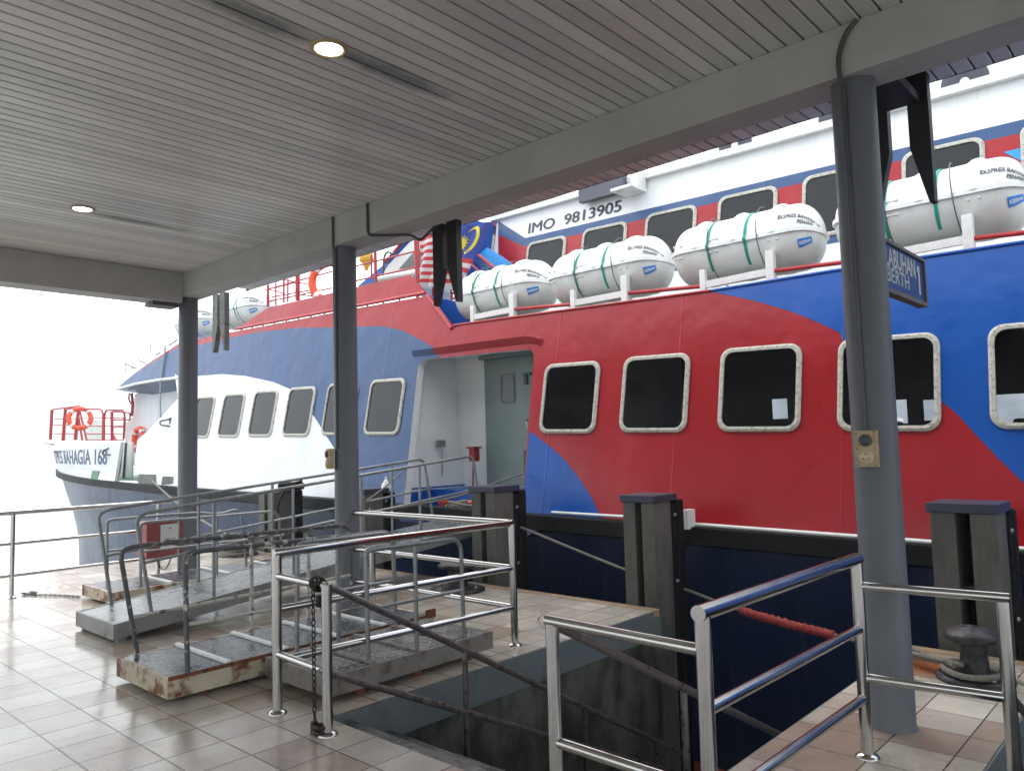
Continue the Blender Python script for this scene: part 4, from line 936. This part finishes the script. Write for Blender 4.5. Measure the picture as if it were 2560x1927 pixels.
# eyebrow over the door
ey = wpts(C5((420, 420), (440, 398), (600, 378), (960, 330), (1330, 283), (1400, 288), (1452, 310)), -.0)
b = MB(); lo = [p+Vector((0, -.085, -.01)) for p in ey]; lo[0] = ey[0]+Vector((0, -.02, -.02)); lo[-1] = ey[-1]+Vector((0, -.01, -.01)); ba = [p+Vector((0, 0, -.15)) for p in ey]
sheet([ey, lo, ba], mb=b); b.m = [(1 if min(b.v[i][0] for i in f_) < -8.85 else 0) for f_ in b.f]; b.build('door_eyebrow', [M['red'], M['navy']], fe)
# bitts and rope on the boarding platform
for x_, y_ in ((-8.55, 7.75), (-7.95, 7.8)):
    MB().lathe([(0, .07), (.16, .06), (.17, .085), (.2, .085), (.21, .001)], (x_, y_, .6), seg=20).build('mooring_bitt', M['ring'], fe)
b = MB()
for k in range(9):
    b.tube([(-8.1+(.34+.04*math.sin(k*1.7))*math.cos(a)+.02*k, 7.68+.16*math.sin(a), .62+.02*k+.02*math.sin(3*a+k)) for a in [j*math.pi/10 for j in range(20)]], .018, 6, closed=True)
for k in range(3): b.tube([(-7.5+.14*math.cos(a), 7.62+.03*k, .76+.16*math.sin(a)+.01*k) for a in [j*math.pi/10 for j in range(20)]], .018, 6, closed=True)
tag(b.build('rope', M['rope'], loc=(-8.1, 7.7, .6)), 'dark rope coiled on the blue sill of the open ferry doorway', 'rope')

# --- upper cabin
def up_(p, off=0): return wall(p, off, 10.2, 4.6, .2)
def upp(X, z, off=0): return Vector((X, 10.2+.2*(z-4.6)+off, z))
uc = MB(); ztop = lambda X: 5.67-.018*(X+2.0)
L_ = up_(K8((492, 480))[0]); xl = L_.x
wallp = [upp(6, ztop(6)), upp(xl, ztop(xl)), upp(xl, 3.2), upp(6, 3.2)]
uc.flat([wallp], 0)
bz = lambda X: 5.125-.0235*(X+1.4); rz = lambda X: bz(X)-.16; r2z = lambda X: 4.22-.018*(X+5); b3 = lambda X: r2z(X)-.12
xb = up_(K8((725, 670))[0]).x
uc.flat([[upp(xb, bz(xb), o1), upp(6, bz(6), o1), upp(6, rz(6), o1), upp(xb, rz(xb), o1)]], 1)
uc.flat([[upp(xb, rz(xb), o1), upp(6, rz(6), o1), upp(6, r2z(6), o1), upp(xb, r2z(xb), o1)]], 2)
uc.flat([[upp(xb, r2z(xb), o1), upp(6, r2z(6), o1), upp(6, b3(6), o1), upp(xb, b3(xb), o1)]], 1)
tl = up_(K8((495, 520))[0], o1); tm = up_(K8((495, 636))[0], o1); tb = up_(K8((495, 815))[0], o1)
uc.flat([[tl, upp(xb, bz(xb), o1), upp(xb, rz(xb), o1), tm]], 1)
uc.flat([[tm, upp(xb, rz(xb), o1), upp(xb, r2z(xb), o1), tb]], 2)
uc.flat([[tb, upp(xb, r2z(xb), o1), upp(xb, 3.9, o1), upp(tb.x, 4.45, o1)]], 3)
x9 = up_(B2((2100, 760))[0]).x
uc.flat([[upp(x9, 4.78, o2), upp(6, 4.9, o2), upp(6, 4.3, o2), upp(x9+.5, 4.3, o2)]], 3)
uc.add([upp(xl, 3.2), upp(xl, ztop(xl)), upp(xl, ztop(xl))+Vector((0, 4, 0)), upp(xl, 3.2)+Vector((0, 4, 0))], [(0, 1, 2, 3)], 0)
uc.build('upper_cabin_wall', [M['white'], M['navy'], M['red'], M['skyblue']], fe)
b = MB(); a_, c_ = upp(xl-.1, ztop(xl)), upp(6, ztop(6))
b.hexa([a_+Vector((0, -.1, 0)), c_+Vector((0, -.1, 0)), c_+Vector((0, 4, 0)), a_+Vector((0, 4, 0))], [a_+Vector((0, -.1, .1)), c_+Vector((0, -.1, .1)), c_+Vector((0, 4, .1)), a_+Vector((0, 4, .1))]); b.build('cabin_roof', M['whitetrim'], fe)
# forward slanting part of the upper cabin with its own window
P = [at(p, Y=10.7) for p in K8((400, 480), (492, 480), (492, 840), (360, 840))]+[at(p, Y=10.7) for p in K8((330, 800),)]
fw_ = [upp(xl, ztop(xl), .02), upp(xl, 4.35, .02), Vector((xl-1.1, 10.35, 4.75)), Vector((xl-1.0, 10.5, ztop(xl)))]
MB().extr(fw_, (0, 1.5, 0)).build('forward_cabin', M['red'], fe)
a_ = up_(K8((440, 600))[0], 0); window(Vector((a_.x-.3, 10.32, 5.15)), W=.8, H=.95, par=fe)
uw = None
for i_ in range(8):
    X = -8.51+i_*1.25; z = 4.715-.017*(X+8.5); p = upp(X, z, -.008)
    c = copy_tree(wd, fe); c.location = wd.location+(p-cd)
def imo(x, y, z): return upp(-7.98+x, 5.355+y-.022*x, -.006-z)
im = MB()
for k_, (dx, dy) in enumerate(((-.007, 0), (0, .003), (.007, 0), (0, -.003))): textmb('IMO  9813905', .275, .0, lambda x, y, z: imo(x+dx, y+dy, z+.0006*k_), ext=.002, width=2.02, mb=im)
im.build('imo_number', M['ink'], fe)
P = [up_(p, -.2) for p in K8((1180, 365), (1180, 240), (1560, 120), (1560, 262))]
sc_ = MB().extr([P[0], P[1]+Vector((0, 0, .1)), P[2]+Vector((0, 0, .1)), P[3]], (0, .12, 0)).build('display_screen', M['acgrey'], fe)
c = up_(K8((1560, 262))[0], -.3); MB().box(c.x-.15, c.x+.25, c.y-.15, c.y+.3, c.z-.02, c.z+.03, b=.01).build('lamp_bracket', M['whitetrim'], fe); MB().box(c.x+.12, c.x+.25, c.y+.05, c.y+.28, c.z+.031, c.z+.4, b=.01).build('lamp_bracket', M['whitetrim'], fe)
# air conditioner fans on the cabin roof
def ac(xc, zh, y=10.75):
    zt = zh-.3; o = MB().box(xc-.42, xc+.5, y, y+.4, ztop(xc)+.101, zt+.75, b=.02).build('air_conditioner', M['whitetrim'], fe)
    g_ = MB().lathe([(-.012, .001), (-.012, .25), (-.004, .27)], (xc-.12, y, zt+.3), axis='y', seg=40); g_.build('fan_grille', M['acgrey'], o)
    w_ = MB()
    for k in range(6): w_.tube([(xc-.12+(.05+.035*k)*math.cos(a), y-.018, zt+.3+(.05+.035*k)*math.sin(a)) for a in [j*math.pi/14 for j in range(28)]], .0015, 4, closed=True)
    for k in range(16): a = k*math.pi/8; w_.tube([(xc-.12+.03*math.cos(a), y-.019, zt+.3+.03*math.sin(a)), (xc-.12+.25*math.cos(a+.35), y-.019, zt+.3+.25*math.sin(a+.35))], .0014, 4)
    w_.build('grille_wire', M['pipe'], o)
    MB().lathe([(-.026, .001), (-.026, .05), (-.018, .055)], (xc-.12, y, zt+.3), axis='y', seg=20).build('fan_hub', M['whitetrim'], o)
    MB().box(xc+.22, xc+.44, y-.01, y, zt+.2, zt+.5, b=.003).build('service_panel', M['raftlow'], o)
for p in ((2412, 206), (1838, 364), (2095, 290)): v = at(p, Y=10.75); ac(v.x+.12, v.z)

# --- wheelhouse front seen past the flag
P = [at(p, Y=9.6) for p in K7((1000, 530), (1240, 330), (1420, 120), (1560, -60), (1900, -60), (1900, 480), (1180, 480))]
wh = MB().extr(P, (0, 2.6, 0)).build('wheelhouse', M['blue'], fe)
P = [at(p, Y=9.58) for p in K7((1215, 430), (1260, 350), (1440, 160), (1520, 90), (1540, 90), (1540, 390), (1180, 450))]
MB().extr(P, (0, .015, 0)).build('wheelhouse_panel', M['raftlow'], fe)
P = [at(p, Y=9.56) for p in K7((1350, 385), (1480, 235), (1530, 215), (1530, 360))]; MB().extr(P, (0, .015, 0)).build('wheelhouse_window', M['tint'], fe)
MB().tube([at(p, Y=9.55) for p in K7((1230, 330), (1420, 110), (1520, -10))], .03, 8).build('red_edge', M['handrail'], fe)
MB().tube(fillet([at(p, Y=9.4) for p in K7((1218, 440), (1225, 280), (1250, 235), (1310, 255))], .1), .022, 8).build('vent_pipe', M['pipe'], fe)
MB().tube([at(p, Y=9.3) for p in K7((1180, 470), (1530, 410))], .06, 10).build('rolled_cover', M['raftlow'], fe)
bk = MB(); bl = [at(p, Y=9.3) for p in K7((1117, 430), (1117, 340))]; c = at(K7((1075, 290))[0], Y=9.0)
bk.lathe([(.1, .001), (.1, .13), (-.06, .14), (-.09, .1)], c, seg=20); bk.lathe([(-.09, .1), (-.16, .06), (-.24, .03)], c, seg=16); tag(bk.build('beacon', M['yellow'], fe))
# blue stairs structure and rails between wheelhouse and cabin
P = [at(p, Y=9.9) for p in K8((400, 745), (520, 820), (620, 890), (540, 925), (500, 930), (330, 810))]; MB().extr(P, (0, .03, 0)).build('stair_side', M['skyblue'], fe)
P = [at(p, Y=9.85) for p in K8((330, 850), (430, 925), (400, 950), (290, 870))]; MB().extr(P, (0, .1, 0)).build('stair_side', M['navy'], fe)
MB().tube([at(p, Y=9.7) for p in K8((330, 810), (470, 925))], .03, 8).build('stair_rail', M['handrail'], fe)
MB().tube([at(p, Y=9.6) for p in K8((260, 880), (345, 960))], .02, 8).build('stair_rail', M['handrail'], fe)
# --- red railings on the forward roof
rr_ = MB(); Yr = 8.6
A_ = lambda *p: [at(q_, Y=Yr) for q_ in K7(*p)]
for a, c, rd in (((240, 520), (238, 702), .03), ((305, 490), (305, 690), .018), ((373, 470), (373, 672), .022), ((408, 470), (406, 665), .02), ((490, 430), (490, 650), .05), ((610, 500), (610, 620), .022), ((642, 520), (642, 612), .018), ((1150, 240), (1155, 492), .03), ((1117, 260), (1117, 455), .018), ((1495, 120), (1510, 505), .035), ((1645, 540), (1645, 612), .03), ((1802, 560), (1804, 650), .028)):
    rr_.tube(A_(a, c), rd, 8)
for L in (((215, 560), (780, 405)), ((240, 660), (780, 545)), ((275, 620), (620, 560)), ((290, 545), (500, 490)), ((375, 475), (640, 525)), ((500, 600), (640, 618)), ((250, 555), (370, 590)), ((980, 360), (1500, 230)), ((980, 485), (1530, 360)), ((1530, 520), (1850, 530)), ((500, 480), (780, 405))):
    rr_.tube(A_(*L), .016, 6)
rr_.build('roof_railing', M['handrail'], fe)
# --- bow railings
bn = MB(); Yb = 8.3
A_ = lambda *p: [at(q_, Y=Yb) for q_ in B1(*p)]
for a, c, rd in (((125, 725), (108, 1035), .07), ((265, 712), (240, 1045), .07), ((405, 685), (368, 1035), .07), ((660, 775), (655, 1045), .05), ((748, 745), (750, 1040), .06), ((880, 760), (868, 1030), .035)): bn.tube(A_(a, c), rd*.75, 8)
for L in (((130, 722), (405, 686)), ((405, 690), (485, 1040)), ((400, 780), (440, 1040)), ((320, 700), (400, 690))): bn.tube(A_(*L), .03, 8)
bn.tube(fillet(A_((270, 718), (655, 718), (662, 1040)), .25), .03, 8); bn.tube(fillet(A_((668, 1040), (672, 728), (865, 728), (885, 800), (868, 1030)), .25), .03, 8); bn.tube(fillet(A_((760, 745), (935, 755), (940, 830), (760, 830)), .12), .022, 8)
for L in (((150, 820), (650, 812)), ((140, 885), (380, 880)), ((500, 895), (870, 895)), ((480, 978), (870, 975)), ((140, 975), (370, 975)), ((760, 910), (870, 905)), ((480, 1042), (870, 1040)), ((670, 812), (880, 810))): bn.tube(A_(*L), .018, 6)
bn.extr([at(q_, Y=8.3) for q_ in B1((748, 960), (775, 1000), (800, 1042), (745, 1042))], (0, .02, 0))
bn.build('bow_railing', M['handrail'], fe)
MB().tube([at(p, Y=8.45) for p in B1((955, 555), (965, 670), (955, 790))], .04, 8).build('mast_pipe', M['handrail'], fe)
MB().tube(fillet([at(p, Y=8.45) for p in B1((930, 555), (922, 620), (960, 680))], .1), .025, 6).build('mast_pipe', M['handrail'], fe)
for ps in (((170, 1045), (165, 830), (240, 825), (240, 1045)), ((280, 1045), (300, 830), (490, 830), (480, 1045))):
    P = [at(q_, Y=8.9) for q_ in B1(*ps)]; MB().extr(P, (0, .5, 0)).build('deck_locker', M['whitetrim'], fe)
MB().tube([wall(p, -.03) for p in B1((1310, 60), (1255, 410), (1250, 640), (1255, 800))], .02, 6).build('drain_pipe', M['galv'], fe)
# far white frames on the forward roof
b = MB()
for ps in (((890, 370), (890, 245), (1000, 290)), ((890, 300), (1010, 280)), ((1150, 190), (1150, 40), (1280, 60)), ((1160, 110), (1280, 105)), ((1290, 120), (1290, -40))): b.tube([at(q_, Y=9.6) for q_ in B1(*ps)], .03, 6)
b.build('raft_frame', M['whitetrim'], fe)
b = MB()
for ps in (((1018, 203), (1105, 250)), ((1205, 158), (1250, 130)), ((1345, 55), (1430, -5)), ((890, 245), (985, 290))): b.tube([at(q_, Y=9.3) for q_ in B1(*ps)], .02, 6)
b.build('stay_wire', M['pipe'], fe)
# --- raft cradles: white posts, beam, red rail between
ztr = lambda X: wall_z(X)
def edge_z(X):
    L = [v for v in top if v.x > -8.3]
    for a, c in zip(L[:-1], L[1:]):
        if a.x <= X <= c.x: return a.z+(c.z-a.z)*(X-a.x)/(c.x-a.x)
    return L[-1].z if X > L[-1].x else L[0].z
cx_ = [(-8.17, -7.36), (-6.26, -5.43), (-4.34, -3.52), (-2.45, -1.61), (-.6, .2)]
for i_, (a, c) in enumerate(cx_):
    b = MB(); za, zc_ = edge_z(a), edge_z(c); y = 8.06
    b.box(a-.035, a+.035, y, y+.06, za-.12, za+.29, b=.004); b.box(c-.045, c+.045, y-.01, y+.07, zc_-.12, zc_+.37, b=.004)
    b.hexa([(a+.036, y+.01, za+.07), (c-.046, y+.01, zc_+.1), (c-.046, y+.05, zc_+.1), (a+.036, y+.05, za+.07)], [(a+.036, y+.01, za+.15), (c-.046, y+.01, zc_+.18), (c-.046, y+.05, zc_+.18), (a+.036, y+.05, za+.15)])
    for xx in (a, c): b.extr([(xx-.03, 8.12, za-.05), (xx-.03, 8.12, za+.05), (xx-.03, 8.3, za+.02), (xx-.03, 8.5, za-.02), (xx-.03, 8.7, za+.02), (xx-.03, 8.9, za+.1), (xx-.03, 8.9, za-.1)], (.06, 0, 0))
    b.build('raft_cradle', M['whitetrim'], fe)
    if i_+1 < len(cx_): n_ = cx_[i_+1][0]; MB().tube([(c+.046, 8.09, zc_+.14), (n_-.036, 8.09, edge_z(n_)+.1)], .024, 10).build('edge_rail', M['handrail'], fe)

# ================================================================== LIFERAFTS
def liferaft(c, lbl):
    t = thing('liferaft_canister', lbl, 'liferaft', c, 'white liferaft canisters along the ferry roof'); x0, y0, z0 = c
    Hh = .88
    def rad(x):
        a = abs(x); r_ = .385 if a < .6 else .385*max(0, 1-((a-.6)/.28)**2.4)**.45 if a < .88 else 0
        return r_
    def ribs(x, up=True):
        k = 0
        for cx, w_ in ((-.46, .08), (.02, .08), (.48, .08)):
            k += .036*math.exp(-((x-cx)/(w_*.75))**4) if up else .008*math.exp(-((x-cx)/(w_*.8))**4)
        return k
    N_ = 56
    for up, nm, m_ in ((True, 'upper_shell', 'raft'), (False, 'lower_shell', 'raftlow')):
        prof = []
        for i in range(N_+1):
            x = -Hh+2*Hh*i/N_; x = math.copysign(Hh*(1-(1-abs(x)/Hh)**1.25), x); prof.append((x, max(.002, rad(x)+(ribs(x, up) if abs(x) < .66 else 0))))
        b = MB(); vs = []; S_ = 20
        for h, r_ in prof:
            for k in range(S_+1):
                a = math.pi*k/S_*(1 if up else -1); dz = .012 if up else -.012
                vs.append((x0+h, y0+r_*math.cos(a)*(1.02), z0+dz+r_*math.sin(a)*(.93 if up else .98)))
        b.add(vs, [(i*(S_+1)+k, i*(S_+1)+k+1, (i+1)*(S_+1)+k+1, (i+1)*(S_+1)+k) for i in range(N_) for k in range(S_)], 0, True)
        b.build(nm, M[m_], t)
    fl = []; L1 = []
    for sgn in (-1, 1):
        for i in range(N_+1):
            x = (-Hh+2*Hh*i/N_)*(1 if sgn < 0 else -1); L1.append((x*1.02, sgn*(rad(x)+.035)))
    b = MB(); b.extr([(x0+a, y0+c_, z0-.02) for a, c_ in L1], (0, 0, .045)); b.build('seam_flange', M['raft'], t)
    for cx in (-.3, .16):
        r_ = rad(cx)+ribs(cx)+.012; b = MB(); vs = []
        for k in range(41):
            a = 2*math.pi*k/40; rr = r_+(.03 if abs(math.sin(a)) < .08 else 0)
            for dx in (-.017, .017): vs.append((x0+cx+dx, y0+rr*math.cos(a)*1.02, z0+rr*math.sin(a)*.965))
        b.add(vs, [(2*k, 2*k+1, 2*k+3, 2*k+2) for k in range(40)]); b.build('green_strap', M['strap'], t)
    for cx, nx in ((-.36, -.75), (.24, .42)):
        b = MB(); b.tube([(x0+cx+.1*math.sin(a*.5), y0-(rad(cx)+.035)*math.cos(a-math.pi/2)*1.02 if False else y0-(.43)*math.sin(a), z0+.42*math.cos(a)) for a in [k*math.pi/14 for k in range(15)]], .006, 5); b.build('lashing_wire', M['pipe'], t)
    for cx in (-.7, -.23, .48):
        for dz, s_ in ((.075, 1), (-.07, 1)):
            b = MB()
            for dx in (-.045, .045): b.lathe([(-.018, .001), (-.018, .012), (0, .016)], (x0+cx+dx, y0-.385*math.cos(.2)-.008, z0+dz), axis='y', seg=8)
            b.tube([(x0+cx-.045, y0-.39, z0+dz), (x0+cx+.045, y0-.39, z0+dz)], .006, 5)
            b.build('clip', M['raftlow'], t)
    T = [(0., 0., rad(0))]; px, pr_ = 0., rad(0)
    for i in range(1, 241):      # arc length along the profile, so marks wrap round the domed end
        x = Hh*(1-(1-i/240)**1.6); r_ = rad(x); T.append((T[-1][0]+math.hypot(x-px, r_-pr_), x, r_)); px, pr_ = x, r_
    def prof_at(sv):
        for (s0, x0_, r0_), (s1, x1_, r1_) in zip(T[:-1], T[1:]):
            if sv <= s1: k = (sv-s0)/max(1e-9, s1-s0); return x0_+(x1_-x0_)*k, r0_+(r1_-r0_)*k
        return T[-1][1], T[-1][2]
    def sf(cs, ca):
        def fn(x, y, z):
            X, r_ = prof_at(cs+x); o_ = .007+z; r_ = r_+o_+(ribs(X) if X < .66 else 0); a = ca+y/.385
            return (x0+X+(o_ if X > .7 else 0), y0-r_*math.cos(a)*1.02, z0+.012+r_*math.sin(a)*.93)
        return fn
    b = MB(); textmb('EKSPRES BAHAGIA 168', .072, .001, sf(.8, .38), mb=b, ext=.001, width=.52); textmb('PENANG', .072, .001, sf(.84, .16), mb=b, ext=.001, width=.19); b.build('lettering', M['ink'], t)
    def pf(x, y, z):
        X, r_ = prof_at(.82+x); r_ = r_+.005+z; a = -.42+y/.385; return (x0+X+.004, y0-r_*math.cos(a)*1.02, z0-.012+r_*math.sin(a)*.98)
    b = MB(); vs = [pf(-.085+.17*i/6, -.055+.11*j/4, 0) for j in range(5) for i in range(7)]
    b.add(vs, [(j*7+i, j*7+i+1, j*7+i+8, j*7+i+7) for j in range(4) for i in range(6)]); lb = b.build('maker_label', M['label'], t)
    textmb('KEISHA', .06, .001, lambda x, y, z: pf(x, y-.02, z+.004), ext=.001, width=.14).build('label_lettering', M['raft'], lb)
    return t
rf = liferaft((-7.87, 8.5, 3.9), 'white liferaft canister farthest left in the row behind the red roof edge, beside the flag')
def cp(loc, lbl, sc=1):
    c = copy_tree(rf); c.location = loc; c['label'] = lbl; c.scale = (sc,)*3; return c
cp((-5.93, 8.5, 3.86), 'white liferaft canister second in the row, just below the upper cabin windows')
cp((-3.97, 8.5, 3.825), 'white liferaft canister third in the row, over the corner where the red wall turns blue')
cp((-2.03, 8.5, 3.82), 'white liferaft canister on the blue roof edge, partly behind the near right column')
cp((-16.5, 8.95, 4.85), 'white liferaft canister on the forward roof left of the red railings')
cp((-18.75, 8.95, 4.85), 'small looking white liferaft canister farthest forward on the roof, behind the far column and planks')

# ================================================================== LIFE RINGS
def ring(c, n_, r_, lbl, rr=.065):
    n_ = Vector(n_).normalized(); u = n_.cross(Vector((0, 0, 1))).normalized(); v = u.cross(n_); c = Vector(c)
    t = thing('life_ring', lbl, 'life ring', c, 'orange life rings on the ferry')
    b = MB(); b.tube([c+u*r_*math.cos(a)+v*r_*math.sin(a) for a in [k*math.pi/20 for k in range(40)]], rr, 12, closed=True); b.build('ring', M['ring'], t)
    for k in range(4):
        a0 = math.pi/4+k*math.pi/2; b = MB(); b.tube([c+u*r_*math.cos(a0+d_)+v*r_*math.sin(a0+d_) for d_ in (-.12, -.04, .04, .12)], rr*1.05, 12); b.build('white_band', M['raft'], t)
ring(at(B1((1030, 1040))[0], Y=8.5), (0, -1, 0), .3, 'orange life ring hung on the white deckhouse wall at the bow gap', .075)
ring(at(B1((415, 815))[0], Y=8.2), (.9, -.35, .1), .29, 'orange life ring on the red railing at the very bow', .07)
ring(at(K7((765, 490))[0], Y=8.45), (.55, -.8, 0), .36, 'orange life ring on the roof railing, half hidden by the middle column', .075)

# ================================================================== FLAG
def flag():
    t = thing('flag', 'red and white striped flag with yellow crescent and star, hanging behind dark planks', 'flag', (-9.7, 8.3, 4.2))
    c_ = [at(p, Y=8.3) for p in K7((1525, 120), (1525, 545), (2115, -20), (1900, 520))]
    TL, BL, TR_, BR = c_
    mid = at(K7((1940, 470))[0], Y=8.3)
    def P(u, v, d=0):
        top_ = TL.lerp(Vector((TR_.x, 0, TR_.z+.03)), u); bot_ = BL.lerp(BR, u)
        q_ = top_.lerp(bot_, v); drape = max(0, u-.72)/.28
        x_ = q_.x-(.25*drape*drape)*v; z_ = q_.z+.03*math.sin(u*9)*v
        return Vector((x_, 8.3+.05*math.sin(u*26+v*3)*(.4+v)+.12*drape-d, z_))
    NU, NV = 70, 42; b = MB(); vs = [P(i/NU, j/NV) for j in range(NV+1) for i in range(NU+1)]
    for j in range(NV):
        for i in range(NU):
            s_ = int((j+.5)/NV*14); mi = 0 if s_ % 2 else 1
            if i/NU > .52 and s_ < 8: mi = 2
            b.f.append([j*(NU+1)+i, j*(NU+1)+i+1, (j+1)*(NU+1)+i+1, (j+1)*(NU+1)+i]); b.m.append(mi); b.sm.append(True)
    b.v = [tuple(v) for v in vs]; b.build('cloth', [M['flagw'], M['flagr'], M['flagb']], t)
    s_ = MB(); cu, cv = .70, .3; ru, rv = .085, .155; pts = []
    for k in range(28):
        a = 2*math.pi*k/28; r_ = 1 if k % 2 == 0 else .5; pts.append((cu+ru*r_*math.cos(a), cv+rv*r_*math.sin(a)))
    n0 = len(pts); s_.add([P(cu, cv, .006)]+[P(a, c_, .006) for a, c_ in pts], [(0, 1+k, 1+(k+1) % n0) for k in range(n0)])
    s_.build('star', M['flagy'], t)
    m_ = MB(); out = []; inn = []
    for k in range(31):
        a = R(-128+256*k/30); out.append((.82+.105*math.cos(a), .27+.23*math.sin(a)))
        a2 = R(-145+290*k/30)*.98; inn.append((.80+.088*math.cos(a2), .27+.19*math.sin(a2)))
    m_.add([P(*p, .006) for p in out]+[P(*p, .006) for p in inn], [(k, k+1, 31+k+1, 31+k) for k in range(30)]); m_.build('crescent', M['flagy'], t)
    MB().tube([TL+Vector((-.02, 0, .1)), BL+Vector((-.02, 0, -.15))], .015, 8).build('hoist_line', M['handrail'], t)
flag()

# ================================================================== MOORING ROPES
def rope(pts, lbl, r_=.018, mt='rope', nm='mooring_rope', seg=8):
    return tag(MB().tube(pts, r_, seg).build(nm, M[mt], loc=pts[0]), lbl, 'rope')
hA = wall(K5((1900, 350))[0], -.08); knot = wall(K5((700, 270))[0], -.05)
g1 = Vector((-7.1, 5.25, 1.0)); b1 = at(K5((400, 735))[0], X=-7.1)
rope(smoothpath([hA, hA.lerp(b1, .18)+Vector((0, 0, -.02)), hA.lerp(b1, .5)+Vector((0, 0, -.07)), b1+Vector((0, 0, .0))], 6)+[b1+Vector((.03, -.05, -.02)), b1+Vector((-.03, -.1, .03)), b1+Vector((.03, -.15, -.02))], 'grey rope tied from the right edge of the ferry doorway down to the gangway', .013)
b2 = at(K5((285, 620))[0], X=-7.92)
rope(sag(knot, b2, .03, 10)+[b2+Vector((.03, -.04, -.03)), b2+Vector((-.03, -.06, .03)), b2+Vector((.03, -.1, -.02))], 'grey rope tied from the left edge of the ferry doorway down to the gangway rail', .012)
A0 = at(K1((1095, 240))[0], Y=7.4); A1 = Vector((-11.3, 6.05, .2))
rope(sag(A0, A1, .12), 'pale rope running from the bow hawse opening down to the far bollard', .02)
q0 = at((1303, 1318), Y=6.85); q1 = at((1566, 1425), Y=6.95); q2 = at((1718, 1475), Y=6.9); q3 = at((1858, 1527), Y=6.6); q4 = at((2095, 1590), Y=6.3); q5 = Vector((-1.33, 5.62, .12))
rope(smoothpath([q0, q1, q2, q3, q4, q5], 6), 'long grey mooring rope running low past the fender pile to the mushroom bollard', .016)
a, c = q3.lerp(q4, -.02), q3.lerp(q4, .97)
b = MB(); pp = [a.lerp(c, k/40)+Vector((0, 0, -.008*math.sin(math.pi*k/40)+.004*math.sin(k*1.9))) for k in range(41)]
b.tube(pp, [.034+.008*math.sin(k*2.3)+.004*random.random() for k in range(41)], 12)
tag(b.build('chafe_sleeve', M['redrope'], loc=a), 'red cloth sleeve wrapped round the mooring rope over the dark hull', 'sleeve')
b = MB()
for k in range(3): b.tube([(-1.29+(.14+.02*k)*math.cos(a_), 5.76+(.14+.03*k)*math.sin(a_), .045+.012*k+.006*math.sin(a_*2+k)) for a_ in [j*math.pi/14 for j in range(28)]], .018, 8, closed=True)
for k in range(2): b.tube(smoothpath([(-1.38, 5.68-.04*k, .1), (-1.62, 5.85+.05*k, .06+.02*k), (-1.86, 6.02+.12*k, .05+.03*k), (-2.1, 6.45, .07)], 5), .016, 8)
b.tube(smoothpath([(-1.05, 5.6, .09), (-.9, 5.4, .1), (-.8, 5.2, .12), (-.6, 4.9, .3)], 5), .016, 8)
tag(b.build('rope', M['rope'], loc=(-1.2, 5.72, .1)), 'thick grey rope loops lying round the foot of the mushroom bollard', 'rope')
b = MB()
for k in range(6): b.tube([(-11.35+(.3+.03*math.sin(k*2))*math.cos(a_), 6.0+.25*math.sin(a_), .03+.03*k+.01*math.sin(a_*3+k)) for a_ in [j*math.pi/12 for j in range(24)]], .02, 6, closed=True)
b.tube(smoothpath([(-11.1, 6.1, .12), (-10.8, 6.3, .1), (-10.3, 6.35, .03), (-9.6, 6.38, .03)], 5), .02, 6)
tag(b.build('rope', M['rope'], loc=(-11.35, 6, .1)), 'heap of rope turns round the small bollard at the far end', 'rope')

# ================================================================== HAZE
hz = bpy.data.materials.new('rain haze'); hz.use_nodes = True; N = hz.node_tree.nodes; N.remove(N['Principled BSDF'])
pv = N.new('ShaderNodeVolumePrincipled'); pv.inputs['Color'].default_value = (.93, .96, 1, 1); pv.inputs['Density'].default_value = .002; pv.inputs['Anisotropy'].default_value = .3
hz.node_tree.links.new(pv.outputs[0], N['Material Output'].inputs['Volume'])
tag(MB().box(-190, 60, -50, 160, -3.3, 9).build('haze', hz), kind='stuff')
